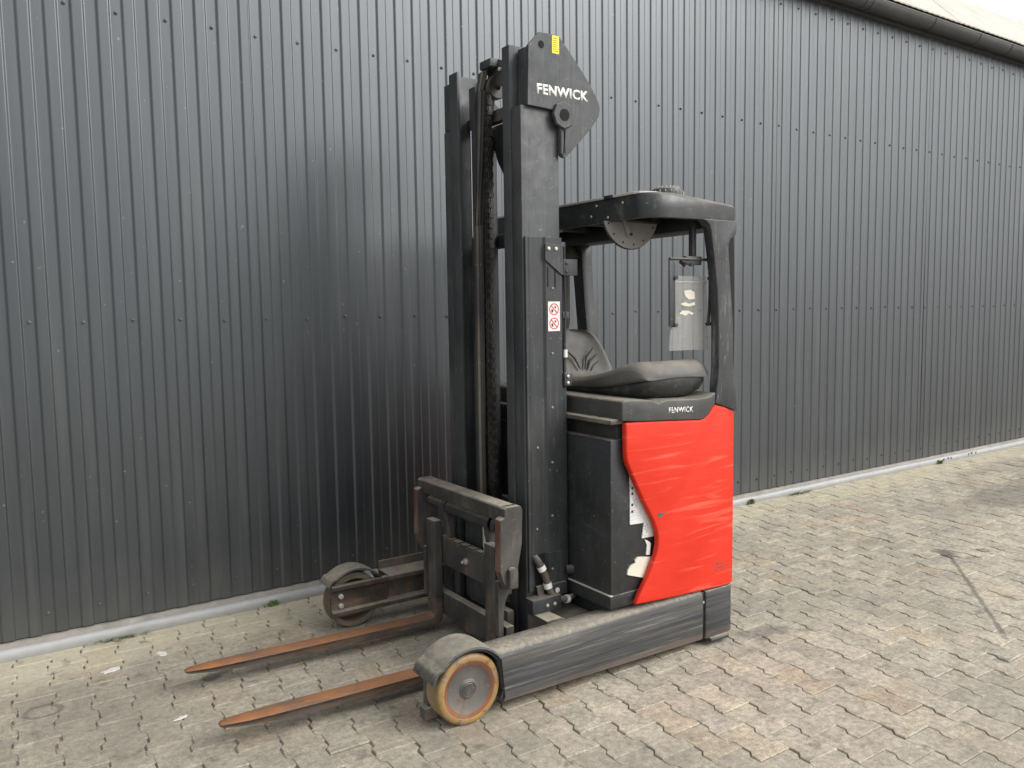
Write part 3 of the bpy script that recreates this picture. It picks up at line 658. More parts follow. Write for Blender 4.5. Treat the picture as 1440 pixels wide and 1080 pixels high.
# --- overhead guard
gp = [(2.485, 3.93), (2.488, 2.72), (2.496, 2.68), (2.52, 2.648), (2.56, 2.630), (2.62, 2.622), (2.95, 2.621), (3.004, 2.6215), (3.020, 2.628), (3.026, 2.645), (3.027, 2.68), (3.025, 3.90), (3.00, 3.945), (2.60, 3.955), (2.52, 3.95)]
secs = []
def gz(x): return 2.102-max(0, x-2.72)*0.115
def shr(p_, d): return (p_[0]+(2.76-p_[0])*d, p_[1]+(YC-p_[1])*d)
gl = []
for zf, sh in ((0.0, 0.0), (0.35, -0.004), (0.85, -0.002), (1.0, 0.018)):
    gl.append([(shr(q, sh)[0], shr(q, sh)[1], 1.995+(gz(q[0])-1.995)*zf) for q in gp])
gl2 = [[(shr(q, 0.10)[0], shr(q, 0.06)[1], z) for q in gp] for z in (1.995, 2.045)]
OG = MB().loft([gl2[1], gl2[0], gl[0], gl[1], gl[2], gl[3]]).build('overhead_guard', 'guard', T, sharp=40)
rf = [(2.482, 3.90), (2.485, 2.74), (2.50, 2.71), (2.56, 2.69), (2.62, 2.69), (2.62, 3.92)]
MB().prism(rf, 'z', 2.1005, 2.112, 0.003).build('rim_highlight', 'lip', OG)  # pale strip painting the sky highlight along the guard's top front rim
MB().box(2.481, 2.50, 2.87, 2.93, 2.099, 2.1145, 0.002).build('rim_clip', 'rubber', OG)
MB().prism([(2.86, 1.958), (2.86, 2.03), (3.02, 2.03), (3.02, 1.958)], 'y', 2.68, 3.90, 0.012).build('rear_beam', 'guard', OG)
for y in (2.95, 3.2, 3.5):
    MB().box(2.50, 2.88, y, y+0.03, 2.012, 2.05, 0.003).build('roof_rib', 'guard', OG)
MB().box(2.50, 2.53, 3.30, 3.42, 1.985, 1.998, 0.003).build('cabin_lamp', 'disc', OG)
# near pillar, profile as built plate with soft edges
pp = [(2.795, 1.998), (2.822, 1.988), (2.843, 1.970), (2.853, 1.945), (2.874, 1.828), (2.895, 1.680), (2.907, 1.510), (2.909, 1.329), (2.896, 1.188), (2.889, 1.156), (2.960, 1.134), (3.039, 1.108), (3.030, 1.199), (3.013, 1.252), (3.009, 1.375), (3.005, 1.528), (2.988, 1.680), (2.971, 1.870), (2.972, 1.893), (2.985, 1.915), (3.008, 1.925), (3.022, 1.94), (3.026, 1.998)]
MB().prism(pp, 'y', 2.6185, 2.668, 0.008, 3).build('pillar', 'pillar', OG, sharp=50)
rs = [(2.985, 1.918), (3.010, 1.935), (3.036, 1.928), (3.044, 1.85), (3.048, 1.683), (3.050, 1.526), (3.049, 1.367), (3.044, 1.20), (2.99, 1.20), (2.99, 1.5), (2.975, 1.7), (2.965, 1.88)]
MB().prism(rs, 'y', 2.646, 2.70, 0.008, 3).build('pillar_slot_shade', 'shade_black', OG)  # set-back strut, near-black colour paints the shade of the slot
# far pillar, leaning inwards
secs = []
for z, yc, xw in ((2.0, 3.77, 0.07), (1.96, 3.735, 0.06), (1.90, 3.72, 0.046), (1.70, 3.70, 0.042), (1.45, 3.672, 0.042), (1.20, 3.645, 0.046), (1.13, 3.64, 0.05)):
    secs.append([(2.95, yc-xw, z), (2.965, yc-xw-0.006, z), (3.0, yc-xw-0.006, z), (3.02, yc-xw, z), (3.02, yc+xw, z), (2.95, yc+xw, z)])
MB().loft(secs).build('pillar', 'guard', OG)
MB().tube([(2.96, 3.92, 2.0), (2.96, 3.86, 1.93), (2.95, 3.76, 1.90), (2.95, 3.72, 1.93)], [0.05, 0.075, 0.07, 0.04], 14).build('pillar_fairing', 'plastic', OG)
# beacon on the roof
BZ = MB().lathe([(0.001, 0.0), (0.070, 0.0), (0.076, 0.02), (0.076, 0.048), (0.070, 0.064), (0.05, 0.076), (0.02, 0.080), (0.001, 0.081)], (2.803, 2.85, 2.090), 'z', 28).build('reversing_buzzer', 'plastic', OG)
for i in range(18):
    a = math.radians(i*20); MB().tube([(2.803+0.0765*math.cos(a), 2.85+0.0765*math.sin(a), 2.115), (2.803+0.0765*math.cos(a), 2.85+0.0765*math.sin(a), 2.140), (2.803+0.05*math.cos(a), 2.85+0.05*math.sin(a), 2.167)], 0.0035, 6).build('grille_bar', 'disc', BZ)
for x, y, z in ((2.487, 2.80, 2.07), (2.487, 2.98, 2.075), (2.487, 3.02, 2.03), (2.487, 2.90, 2.015)):
    MB().lathe([(0.006, 0), (0.006, -0.003), (0.003, -0.005)], (x-0.004, y, z), 'x', 10).build('guard_bolt', 'zinc', OG)
# grey half disc with lever under the roof
ccx, ccz, cr_ = 2.622, 2.049, 0.171
da = [(ccx+cr_*math.cos(math.radians(t)), ccz+cr_*math.sin(math.radians(t))) for t in [197+(343-197)*i/30 for i in range(31)]]
DI = MB().prism(da, 'y', 2.898, 2.906, 0.001).build('adjuster_disc', 'disc', OG, smooth=False)
MB().prism([(ccx+(x-ccx)*1.02, ccz+(z-ccz)*1.02-0.001) for x, z in da], 'y', 2.907, 2.912).build('disc_backing', 'rubber', DI, smooth=False)
for t in (203, 225, 250, 275, 300, 333):
    MB().lathe([(0.005, 0), (0.005, -0.002), (0.001, -0.003)], (ccx+0.152*math.cos(math.radians(t)), 2.898, ccz+0.152*math.sin(math.radians(t))), 'y', 8).build('disc_bolt', 'rubber', DI)
MB().prism([(2.560, 2.006), (2.575, 2.010), (2.615, 1.955), (2.622, 1.940), (2.612, 1.925), (2.596, 1.930), (2.590, 1.945)], 'y', 2.885, 2.897, 0.002).build('disc_lever', 'disc', DI)
MB().lathe([(0.008, 0), (0.008, -0.006), (0.002, -0.008)], (2.606, 2.886, 1.942), 'y', 8).build('disc_bolt', 'rubber', DI)
# clear document holder hanging from the roof
VY = 2.70
VP = MB().box(2.812, 2.838, VY-0.006, VY+0.02, 1.80, 2.0, 0.003).build('holder_post', 'black', OG)
MB().box(2.755, 2.856, VY-0.022, VY+0.0, 1.795, 1.834, 0.003).build('clamp_block', 'black', VP)
MB().tube([(2.745, VY-0.03, 1.795), (2.735, VY-0.012, 1.808), (2.755, VY-0.010, 1.815)], [0.014, 0.012, 0.008], 10).build('clamp_knob', 'rubber', VP)
MB().tube([(2.79, VY-0.026, 1.796), (2.79, VY-0.010, 1.800)], 0.010, 10).build('clamp_knob', 'rubber', VP)
MB().tube([(2.653, VY-0.02, 1.820), (2.925, VY-0.02, 1.820)], 0.007, 8).build('holder_rail', 'black', VP)
MB().prism([(2.650, 1.824), (2.668, 1.824), (2.686, 1.800), (2.690, 1.516), (2.652, 1.516)], 'y', VY-0.022, VY-0.014, 0.002).build('holder_side', 'black', VP)
MB().prism([(2.908, 1.824), (2.928, 1.824), (2.925, 1.66), (2.912, 1.515), (2.899, 1.515), (2.908, 1.66)], 'y', VY-0.022, VY-0.014, 0.002).build('holder_side', 'black', VP)
for x, z in ((2.688, 1.735), (2.922, 1.735), (2.687, 1.522), (2.908, 1.524)):
    MB().tube([(x, VY-0.03, z), (x+0.004, VY, z)], 0.009, 10).build('wing_screw', 'rubber', VP)
VS = MB().prism([(2.692, 1.745), (2.905, 1.744), (2.912, 1.60), (2.920, 1.408), (2.916, 1.404), (2.672, 1.406), (2.668, 1.412), (2.682, 1.60)], 'y', VY-0.004, VY-0.001).build('clear_sheet', 'clear', VP, smooth=False)
for po_ in ([(2.760, 1.678), (2.80, 1.682), (2.827, 1.672), (2.830, 1.640), (2.79, 1.638), (2.766, 1.655)], [(2.735, 1.618), (2.77, 1.626), (2.79, 1.618), (2.828, 1.626), (2.833, 1.612), (2.79, 1.606), (2.76, 1.609)], [(2.728, 1.572), (2.75, 1.588), (2.79, 1.586), (2.822, 1.576), (2.815, 1.566), (2.79, 1.574), (2.77, 1.563), (2.75, 1.57)]):
    MB().prism(po_, 'y', VY-0.0050, VY-0.0045).build('pale_patch', 'beige_paper', VS, smooth=False)  # pale irregular patches on the clear sheet
MB().box(2.69, 2.91, VY-0.0055, VY-0.004, 1.716, 1.719, 0).build('fold_line', 'lip', VS, smooth=False)

# --- steering column post behind the mast and silver rod
MB().tube([(2.62, 3.42, 1.50), (2.62, 3.42, 1.53), (2.62, 3.42, 1.85)], [0.026, 0.034, 0.036], 14).build('grab_post', 'rubber', T)
MB().tube([(2.60, 3.40, 1.30), (2.60, 3.40, 1.52)], 0.014, 12).build('gas_strut', 'steel', T)

# ------------------------------------------------------------------ mast
XF, XB = 2.04, 2.246
def channel(y_out, sgn, w_, x0, x1, z0, z1, t=0.014, name='rail', mat='mast', parent=None):
    """mast rail: C section with its open side towards the middle"""
    a, b = y_out, y_out+sgn*w_
    return MB().prism([(x0, a), (x1, a), (x1, b), (x1-t, b), (x1-t, a+sgn*t), (x0+t, a+sgn*t), (x0+t, b), (x0, b)], 'z', z0, z1, 0.0025).build(name, mat, parent)
MA = MB().box(XF+0.01, XB-0.01, 2.96, 3.62, 0.10, 0.16, 0.004).build('mast', 'mast', T)
channel(2.957, 1, 0.070, XF+0.004, XB, 0.12, 2.475, name='outer_rail', parent=MA)
channel(3.031, 1, 0.058, XF-0.002, XB-0.03, 0.11, 2.742, name='inner_rail', parent=MA)
channel(mir(2.957), -1, 0.062, XF+0.004, XB, 0.12, 2.475, name='outer_rail', parent=MA)
channel(mir(3.024), -1, 0.078, XF-0.002, XB-0.03, 0.11, 2.736, name='inner_rail', parent=MA)
channel(mir(3.115), -1, 0.05, XF+0.055, XB-0.05, 0.25, 2.66, name='inner_rail', parent=MA, mat='black')
# top brackets (near one carries the name)
tp = [(2.077, 2.725), (2.136, 2.786), (2.236, 2.788), (2.289, 2.738), (2.354, 2.671), (2.420, 2.597), (2.452, 2.550), (2.468, 2.520), (2.471, 2.500), (2.464, 2.469), (2.419, 2.412), (2.355, 2.347), (2.284, 2.280), (2.268, 2.268), (2.250, 2.270), (2.241, 2.280), (2.239, 2.407), (2.206, 2.468), (2.070, 2.474)]
BR = MB().prism(tp, 'y', 2.940, 2.955, 0.0025).build('top_bracket', 'mast', MA, smooth=False)
MB().box(2.078, 2.24, 2.950, 3.024, 2.478, 2.722, 0.003).build('bracket_body', 'mast', BR)
ring = [(0.063*math.cos(math.radians(a+12)), 0.063*math.sin(math.radians(a+12))) for a in range(0, 360, 45)]
k = MB(); o8 = [(2.256+x, 2.449+z) for x, z in ring]
k.lathe([(0.024, 0.0), (0.024, -0.016), (0.056, -0.016), (0.060, -0.012), (0.060, 0.0)], (2.256, 2.940, 2.449), 'y', 8)
k.build('bracket_boss', 'mast', BR, sharp=25)
MB().lathe([(0.001, -0.0015), (0.026, -0.0015), (0.026, 0.0), (0.001, 0.0)], (2.256, 2.9235, 2.449), 'y', 20).build('boss_bore', 'shade_black', BR)  # bore shown by a black disc, its shade put into the colour
MB().lathe([(0.001, -0.001), (0.016, -0.001), (0.016, 0.0), (0.001, 0.0)], (2.144, 2.9400, 2.735), 'y', 20).build('lifting_hole', 'shade_black', BR)  # black disc on the plate, painting the dark inside of the hole
MB().tube([(2.246, 2.938, 2.40), (2.246, 2.938, 2.287), (2.256, 2.938, 2.277), (2.266, 2.938, 2.287), (2.268, 2.938, 2.40)], 0.005, 8).build('slot_lip', 'mast', BR)
MB().box(2.202, 2.240, 2.9388, 2.9402, 2.708, 2.783, 0).build('yellow_sticker', 'yellow', BR, smooth=False)
for q in range(7): MB().box(2.207, 2.207+0.020+0.008*R.random(), 2.9384, 2.9389, 2.716+q*0.009, 2.7185+q*0.009, 0).build('print_line', 'worn_red', BR, smooth=False)
text_part('lettering', 'FENWICK', 'white', BR, 2.119, 2.402, 2.5255, 2.571, 2.9398, tilt=0.0, bold=0.038)
tpf = [(2.077, 2.66), (2.12, 2.72), (2.236, 2.74), (2.42, 2.60), (2.46, 2.50), (2.28, 2.28), (2.23, 2.44), (2.070, 2.44)]
BF = MB().prism(tpf, 'y', mir(2.957), mir(2.942), 0.0025).build('top_bracket', 'mast', MA, smooth=False)
MB().box(2.048, 2.24, mir(3.018), mir(2.957), 2.478, 2.70, 0.003).build('bracket_body', 'mast', BF)
# pressed cover on the near rail
cv = [(2.052, 2.957), (2.052, 2.945), (2.066, 2.945), (2.076, 2.951), (2.146, 2.951), (2.158, 2.942), (2.246, 2.942), (2.248, 2.957)]
CV = MB().prism(cv, 'z', 0.50, 1.918, 0.001).build('mast_cover', 'black', MA, smooth=False)
cv2 = [(2.158, 2.942), (2.246, 2.942), (2.248, 2.957), (2.146, 2.957)]
MB().prism(cv2, 'z', 0.335, 0.4995, 0.001).build('cover_foot', 'black', CV, smooth=False)
MB().prism([(2.052, 2.957), (2.052, 2.945), (2.084, 2.949), (2.084, 2.957)], 'z', 0.335, 0.4995, 0.001).build('cover_foot', 'black', CV, smooth=False)
MB().box(2.085, 2.146, 2.954, 2.9575, 0.36, 0.499, 0).build('hose_opening', 'shade_black', CV, smooth=False)  # flat black piece painting the shade inside the opening
for x, z in ((2.193, 1.695), (2.189, 1.406), (2.186, 1.163), (2.183, 0.914), (2.180, 0.669), (2.177, 0.422), (2.109, 0.987), (2.100, 0.617)):
    MB().lathe([(0.0058, 0.0), (0.0058, -0.003), (0.004, -0.005), (0.001, -0.0055)], (x, 2.942 if x > 2.15 else 2.951, z), 'y', 10).build('cover_screw', 'disc', CV)
bk_ = MB().prism([(2.152, 1.889), (2.249, 1.887), (2.251, 1.752), (2.235, 1.758), (2.150, 1.820)], 'y', 2.934, 2.9415, 0.0015).build('guide_bracket', 'mast', CV, smooth=False)
for x in (2.168, 2.208): MB().lathe([(0.009, 0), (0.009, -0.004), (0.006, -0.007), (0.001, -0.0075)], (x, 2.934, 1.868), 'y', 12).build('bolt', 'zinc', bk_)
for x in (2.168, 2.208): MB().box(x-0.004, x+0.004, 2.9414, 2.9425, 1.700, 1.790, 0).build('slot', 'shade_black', bk_, smooth=False)
b2 = MB().box(2.252, 2.330, 2.934, 2.952, 1.752, 1.824, 0.002).build('side_bracket', 'mast', bk_)
for z in (1.77, 1.806): MB().lathe([(0.008, 0), (0.008, -0.004), (0.003, -0.006)], (2.268, 2.934, z), 'y', 10).build('bolt', 'black', CV)
# prohibition sticker
st = MB().box(2.168, 2.233, 2.9408, 2.9421, 1.505, 1.636, 0).build('warning_sticker', 'white', CV, smooth=False)
for zc in (1.602, 1.539):
    MB().lathe([(0.0215, 0.0), (0.0215, -0.0008), (0.0265, -0.0008), (0.0265, 0.0)], (2.2005, 2.9408, zc), 'y', 28).build('ban_ring', 'red_mark', st)
    MB().prism([(2.2005-0.017, zc+0.0135), (2.2005-0.0135, zc+0.017), (2.2005+0.017, zc-0.0135), (2.2005+0.0135, zc-0.017)], 'y', 2.9397, 2.9406).build('ban_bar', 'red_mark', st, smooth=False)
    MB().prism([(2.188, zc-0.014), (2.184, zc-0.003), (2.190, zc+0.001), (2.196, zc-0.004), (2.195, zc-0.014)], 'y', 2.9401, 2.9407).build('pictogram', 'black_mark', st, smooth=False)
    MB().prism([(2.203, zc+0.006), (2.203, zc+0.013), (2.212, zc+0.013), (2.212, zc+0.004)], 'y', 2.9401, 2.9407).build('pictogram', 'black_mark', st, smooth=False)
# small hardware down the rear edge of the cover
MB().box(2.25, 2.275, 2.95, 2.975, 0.35, 1.90, 0.002).build('rear_strip', 'black', MA)
MB().box(2.25, 2.285, 2.94, 2.97, 1.56, 1.59, 0.002).build('hose_clip', 'mast', MA)
MB().box(2.25, 2.292, 2.93, 2.97, 1.255, 1.315, 0.003).build('hose_clip', 'black', MA)
for z in (1.27, 1.30): MB().lathe([(0.008, 0), (0.007, -0.006), (0.002, -0.008)], (2.266, 2.93, z), 'y', 10).build('bolt', 'zinc', MA)
MB().tube([(2.262, 2.945, 1.88), (2.264, 2.94, 1.60), (2.258, 2.943, 1.35), (2.262, 2.945, 1.25)], 0.005, 8).build('cable', 'rubber', MA)
MB().tube([(2.262, 2.94, 1.385), (2.262, 2.94, 1.42)], 0.009, 8).build('cable_gland', 'white', MA)
# cross members, lift cylinder, hoses, chain
MB().box(2.13, 2.17, 3.02, 3.56, 2.475, 2.530, 0.003).build('cross_member', 'carriage', MA)
MB().box(2.19, 2.225, 3.02, 3.56, 1.90, 1.965, 0.003).build('cross_member', 'mast', MA)
MB().box(2.19, 2.225, 3.02, 3.56, 0.55, 0.68, 0.003).build('cross_member', 'mast', MA)
MB().prism([(3.09, 2.474), (3.42, 2.474), (3.34, 2.30), (3.25, 2.18), (3.20, 2.18), (3.11, 2.34)], 'x', 2.175, 2.185, 0.001).build('gusset_plate', 'black', MA)
hb = MB().prism([(3.40, 2.53), (3.40, 2.60), (3.352, 2.66), (3.350, 2.752), (3.30, 2.766), (3.255, 2.752), (3.19, 2.725), (3.13, 2.68), (3.12, 2.53), (3.18, 2.53), (3.22, 2.62), (3.28, 2.64), (3.33, 2.60), (3.345, 2.53)], 'x', 2.13, 2.16, 0.004).build('pulley_bracket', 'carriage', MA)
MB().box(2.085, 2.13, 3.255, 3.35, 2.715, 2.752, 0.005).build('pulley_hood', 'mast', hb)
MB().lathe([(0.015, -0.02), (0.050, -0.02), (0.054, -0.012), (0.044, 0.0), (0.054, 0.012), (0.050, 0.02), (0.015, 0.02)], (2.145, 3.305, 2.635), 'y', 32).build('chain_pulley', 'chain', hb)
MB().lathe([(0.009, 0), (0.009, -0.01), (0.006, -0.012), (0.002, -0.012)], (2.128, 3.235, 2.70), 'x', 12).build('pulley_pin', 'zinc', hb)
cyl = MB().tube([(2.165, 3.41, 0.16), (2.165, 3.41, 2.42)], 0.040, 20).build('lift_cylinder', 'black', MA)
MB().tube([(2.165, 3.41, 2.42), (2.165, 3.41, 2.62)], 0.022, 14).build('piston_rod', 'steel', cyl)
for i, (y, x, r) in enumerate(((3.365, 2.085, 0.0105), (3.388, 2.083, 0.0105), (3.411, 2.085, 0.0105))):
    MB().tube([(x, y, 0.35), (x, y, 1.2), (x-0.002, y-0.010, 2.0), (x, y-0.045, 2.62), (x+0.012, y-0.05, 2.70), (x+0.04, y-0.05, 2.725), (x+0.075, y-0.05, 2.70), (x+0.085, y-0.05, 2.60)], r, 10).build('hydraulic_hose', 'hose' if i == 1 else 'rubber', MA)
MB().tube([(2.10, 3.452, 1.95), (2.098, 3.452, 1.97), (2.098, 3.452, 2.46)], 0.006, 10).build('steel_pipe', 'steel', MA)
MB().tube([(2.10, 3.436, 2.0), (2.10, 3.436, 2.46)], 0.005, 10).build('steel_pipe', 'steel', MA)
CH = MB().box(2.097, 2.103, 3.288, 3.330, 0.72, 2.60, 0.001).build('lift_chain', 'chain', MA)
k = MB()
z = 0.74; i = 0
while z < 2.58:
    for yy in ((3.286, 3.292, 3.305, 3.313, 3.326, 3.332) if i % 2 else (3.293, 3.299, 3.306, 3.312, 3.319, 3.325)):
        k.box(2.088, 2.112, yy-0.0025, yy+0.0025, z, z+0.022, 0)
    z += 0.0235; i += 1
lk = k.build('chain_links', 'chain', CH, smooth=False); lk['kind'] = 'stuff'
# mast foot and reach carriage between the legs
RC = MB().box(2.09, 2.33, 2.80, 3.79, 0.085, 0.215, 0.006).build('reach_carriage', 'black', T)
MB().box(2.03, 2.19, 2.890, 2.955, 0.245, 0.315, 0.006).build('foot_block', 'black', RC)
MB().prism([(2.04, 0.10), (2.04, 0.25), (2.12, 0.25), (2.20, 0.20), (2.30, 0.20), (2.30, 0.10)], 'y', 2.80, 2.95, 0.004).build('foot_wedge', 'dusty', RC)
MB().box(2.06, 2.30, 3.62, 3.76, 0.10, 0.40, 0.005).build('foot_block', 'black', RC)
for x in (2.11, 2.15): MB().lathe([(0.008, 0), (0.008, -0.004), (0.003, -0.006)], (x, 2.890, 0.28), 'y', 10).build('bolt', 'zinc', RC)
MB().prism([(2.082, 0.36), (2.125, 0.36), (2.118, 0.30), (2.10, 0.255)], 'y', 2.93, 2.94, 0.001).build('foot_gusset', 'dusty', RC)
MB().box(2.14, 2.25, 2.925, 2.96, 0.30, 0.355, 0.003).build('hose_bracket', 'black', RC)
MB().lathe([(0.012, 0), (0.012, -0.006), (0.004, -0.008)], (2.19, 2.925, 0.325), 'y', 12).build('bolt', 'white', RC)
MB().tube([(2.26, 2.95, 0.40), (2.31, 2.93, 0.40)], 0.022, 12).build('hose_stub', 'rubber', RC)
hp = [(2.086, 2.952, 0.492), (2.090, 2.935, 0.477), (2.104, 2.925, 0.444), (2.124, 2.920, 0.400), (2.134, 2.918, 0.356), (2.152, 2.915, 0.318), (2.188, 2.912, 0.289), (2.243, 2.915, 0.275), (2.299, 2.94, 0.274), (2.33, 2.97, 0.28)]
HO = MB().tube(hp, [0.016, 0.017, 0.017, 0.017, 0.016, 0.015, 0.014, 0.014, 0.013, 0.013], 14).build('drain_hose', 'hose', RC)
for a, b in (((2.100, 2.927, 0.453), (2.110, 2.924, 0.432)), ((2.130, 2.919, 0.372), (2.136, 2.917, 0.348)), ((2.232, 2.914, 0.277), (2.246, 2.915, 0.275))):
    MB().tube([a, b], 0.0195, 14).build('hose_clamp', 'white', HO)

# ------------------------------------------------------------------ fork carriage
CA = MB().prism([(1.888, 0.690), (1.886, 0.748), (1.894, 0.757), (1.962, 0.757), (1.972, 0.748), (1.972, 0.690)], 'y', 2.912, mir(2.912), 0.003).build('fork_carriage', 'carriage', T)
sp_ = [(1.886, 0.749), (1.896, 0.757), (1.964, 0.757), (1.974, 0.748), (1.977, 0.735), (1.972, 0.586), (1.951, 0.485), (1.945, 0.400), (1.935, 0.393), (1.897, 0.395), (1.876, 0.427), (1.860, 0.476), (1.863, 0.705), (1.884, 0.715)]
for ya, yb in ((2.885, 2.930), (mir(2.930), mir(2.885))):
    pl_ = MB().prism(sp_, 'y', ya, yb, 0.002).build('side_plate', 'carriage', CA, smooth=False)
    MB().prism([(1.859, 0.478), (1.862, 0.703), (1.8655, 0.704), (1.8625, 0.478)], 'y', ya+0.002, yb-0.002).build('worn_edge', 'worn_red', pl_, smooth=False)
    MB().lathe([(0.029, 0.0), (0.029, -0.001), (0.031, -0.001), (0.031, 0.0)], (1.935, ya-0.0002, 0.671), 'y', 28).build('bearing_cap', 'dusty', pl_)
MB().prism([(1.893, 0.405), (1.893, 0.486), (1.906, 0.497), (1.922, 0.495), (1.937, 0.482), (1.936, 0.403)], 'y', 2.862, 2.8845, 0.003).build('stop_block', 'carriage', CA)
gu_ = [(1.93, 0.42), (1.955, 0.40), (1.958, 0.375), (1.936, 0.355), (1.920, 0.325), (1.910, 0.28), (1.905, 0.17), (1.88, 0.17), (1.88, 0.42)]
for ya in (2.94, mir(2.965)): MB().prism(gu_, 'y', ya, ya+0.025, 0.002).build('curved_gusset', 'carriage', CA, smooth=False)
MB().tube([(1.93, 2.94, 0.652), (1.93, 3.64, 0.652)], 0.020, 16).build('shift_rod', 'carriage', CA)
MB().tube([(1.93, 3.045, 0.650), (1.93, 3.47, 0.650)], 0.032, 20).build('shift_cylinder', 'black', CA)
for y in (3.045, 3.44, 2.985): MB().tube([(1.93, y, 0.650), (1.93, y+0.035, 0.650)], 0.038, 20).build('cylinder_gland', 'black', CA)
for y in (3.07, 3.45): MB().prism([(1.905, 0.65), (1.96, 0.65), (1.96, 0.45), (1.94, 0.45)], 'y', y, y+0.03, 0.002).build('cylinder_lug', 'carriage', CA)
# fork bars: upper with locating notches, lower plain
ub = [(2.955, 0.345), (3.625, 0.345)]
top = []
y = 3.625
while y > 2.96:
    top += [(y, 0.488), (y-0.055, 0.488), (y-0.055, 0.478), (y-0.068, 0.478)]; y -= 0.068
top = [q for q in top if q[0] > 2.96]
UB = MB().prism(ub+top+[(2.955, 0.488)], 'x', 1.930, 1.962, 0.0015).build('fork_bar', 'carriage', CA, smooth=False)
MB().lathe([(0.016, 0), (0.016, -0.010), (0.009, -0.011), (0.008, -0.028), (0.002, -0.029)], (1.930, 3.29, 0.415), 'x', 12).build('centre_bolt', 'zinc', UB)
MB().prism([(2.955, 0.085), (3.10, 0.085), (3.20, 0.075), (3.38, 0.055), (3.40, 0.075), (3.50, 0.085), (3.625, 0.085), (3.625, 0.198), (2.955, 0.198)], 'x', 1.930, 1.972, 0.003).build('fork_bar', 'carriage', CA, smooth=False)
for y in (3.10, 3.46): MB().box(1.985, 2.02, y, y+0.05, 0.12, 0.62, 0.003).build('carriage_upright', 'black', CA)
MB().box(2.00, 2.03, 3.19, 3.42, 0.20, 0.60, 0.004).build('carriage_back', 'black', CA)
MB().tube([(1.96, 3.18, 0.63), (1.962, 3.18, 0.52), (1.965, 3.18, 0.47)], 0.006, 8).build('grease_nipple', 'steel', CA)
MB().tube([(1.966, 3.18, 0.56), (1.966, 3.18, 0.51)], 0.011, 10).build('cable_gland', 'steel', CA)
MB().tube([(1.968, 3.17, 0.47), (1.97, 3.165, 0.36), (1.98, 3.20, 0.26), (1.985, 3.19, 0.22), (1.99, 3.12, 0.19)], 0.004, 8).build('cable', 'lip', CA)
MB().tube([(1.985, 3.50, 0.33), (1.975, 3.53, 0.27), (1.985, 3.53, 0.18), (2.0, 3.50, 0.14)], 0.007, 8).build('cable', 'rubber', CA)
MB().box(1.98, 2.02, 3.02, 3.14, 0.12, 0.24, 0.01).build('junction_box', 'dusty', CA)
# forks
def fork(yc):
    pr = [(1.925, 0.565), (1.885, 0.565), (1.885, 0.112), (1.880, 0.094), (1.868, 0.082), (1.850, 0.077), (1.6, 0.083), (1.2, 0.092), (0.92, 0.099), (0.80, 0.101), (0.74, 0.103), (0.712, 0.103), (0.70, 0.100),
          (0.70, 0.094), (0.712, 0.090), (0.74, 0.087), (0.80, 0.081), (0.92, 0.070), (1.2, 0.055), (1.6, 0.043), (1.86, 0.034), (1.892, 0.037), (1.914, 0.050), (1.925, 0.075)]
    k = MB().prism(pr, 'y', yc-0.043, yc+0.043, 0.003)
    for v in k.bm.verts:
        x = v.co.x
        if x < 0.93:
            t = max(0.0, min(1.0, (x-0.70)/0.23)); f = 0.25+0.75*math.sqrt(1-(1-t)**2)
            v.co.y = yc+(v.co.y-yc)*f
    fk = k.build('fork', 'rust', T, smooth=True, sharp=40)
    MB().box(1.884, 1.926, yc-0.044, yc+0.044, 0.17, 0.566, 0.003).build('fork_shank', 'carriage', fk)
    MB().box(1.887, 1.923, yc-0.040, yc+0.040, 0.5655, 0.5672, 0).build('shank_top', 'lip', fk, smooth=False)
    MB().box(1.926, 1.945, yc-0.035, yc+0.035, 0.47, 0.53, 0.003).build('fork_hook', 'carriage', fk)
    return fk
fork(3.014); fork(3.566)

# ------------------------------------------------------------------ small things on the ground
def weed(x, y, n, h, spread, label, seed):
    r_ = random.Random(seed); k = MB()
    for i in range(n):
        a = r_.uniform(math.pi, 2*math.pi); d = r_.uniform(0.2, 1)*spread; hh = h*r_.uniform(0.5, 1.1); bx, by = x+r_.gauss(0, spread*0.5), y-abs(r_.gauss(0, 0.006))
        w_ = r_.uniform(0.002, 0.0045); tx, ty = bx+d*math.cos(a), by+d*math.sin(a)*0.7
        px, py = -math.sin(a)*w_, math.cos(a)*w_
        mx, my = (bx*0.6+tx*0.4), (by*0.6+ty*0.4)
        A = [k.bm.verts.new(q) for q in ((bx-px, by-py, -0.004), (bx+px, by+py, -0.004), (mx+px*1.3, my+py*1.3, hh*0.8), (mx-px*1.3, my-py*1.3, hh*0.8), (tx, ty, hh))]
        k.bm.faces.new((A[0], A[1], A[2], A[3])); k.bm.faces.new((A[3], A[2], A[4]))
    o = k.build('weed', 'leaf', None, smooth=False)
    return tag(o, label, 'weed', 'weeds along the plinth')
weed(5.262, 4.384, 40, 0.045, 0.03, 'leafy weed at the plinth foot closest to the truck', 1)
weed(5.86, 4.384, 40, 0.022, 0.12, 'low spread of grass under the plinth just beyond the leafy weed', 2)
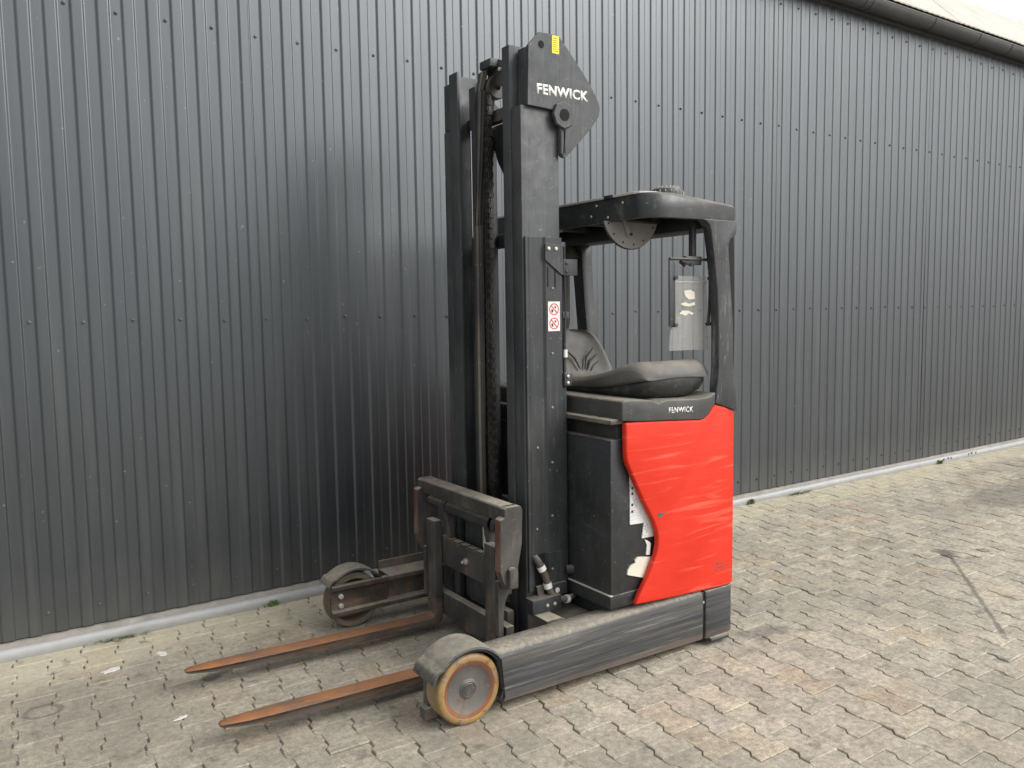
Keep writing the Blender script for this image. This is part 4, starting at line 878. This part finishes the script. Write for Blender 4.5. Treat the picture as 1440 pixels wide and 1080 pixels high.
weed(8.10, 4.383, 30, 0.038, 0.05, 'lone weed under the scribbled marks on the plinth', 3)
weed(0.556, 4.384, 40, 0.016, 0.09, 'thin moss-like grass strip at the plinth beyond the fork tips', 4)
weed(1.329, 4.384, 26, 0.040, 0.022, 'small upright grass tuft at the plinth beside the far load wheel', 5)
for cx_, wd in ((8.05, 0.05), (8.16, 0.05), (8.27, 0.03), (8.32, 0.03), (8.66, 0.03), (8.72, 0.04), (8.80, 0.03)):
    x = cx_+R.uniform(-0.01, 0.01); zz = 0.020+R.uniform(0, 0.008)
    MB().prism([(x, zz), (x+wd*0.35, zz), (x+wd*R.uniform(0.4, 0.9), zz+0.02), (x+wd*R.uniform(0.0, 0.4), zz+0.02)], 'y', 4.3835, 4.3875).build('pen_mark', 'black_mark', bd, smooth=False)
def splash(x, y, pts, mat, name, label, cat, group=None):
    k = MB().prism([(x+a, y+b) for a, b in pts], 'z', 0.0002, 0.0032)
    return tag(k.build(name, mat, None, smooth=False), label, cat, group)
def blob(rx, ry, n, seed, rot=0.0):
    r_ = random.Random(seed); L = []
    for i in range(n):
        a = 2*math.pi*i/n; f = r_.uniform(0.65, 1.1); u, v = rx*math.cos(a)*f, ry*math.sin(a)*f
        L.append((u*math.cos(rot)-v*math.sin(rot), u*math.sin(rot)+v*math.cos(rot)))
    return L
splash(0.475, 4.005, blob(0.048, 0.022, 16, 3, 0.2), 'white', 'paint_splash', 'largest white paint splash on the pavers between plinth and fork tips', 'paint splash')
splash(0.700, 4.060, blob(0.020, 0.030, 14, 5, 0.5), 'white', 'paint_splash', 'small white paint splash near the tip of the far fork', 'paint splash')
splash(0.636, 3.352, blob(0.030, 0.010, 12, 8, 0.3), 'white', 'paint_splash', 'thin white paint splash lying between the two fork tips', 'paint splash')
splash(5.438, 2.636, blob(0.045, 0.040, 10, 9), 'worn_red', 'brick_chip', 'flat reddish brick chip beside the oil streak', 'chip')
splash(1.566, 3.586, blob(0.014, 0.010, 9, 10), 'red_mark', 'paint_chip', 'tiny red paint chip on the pavers next to the far fork', 'chip')
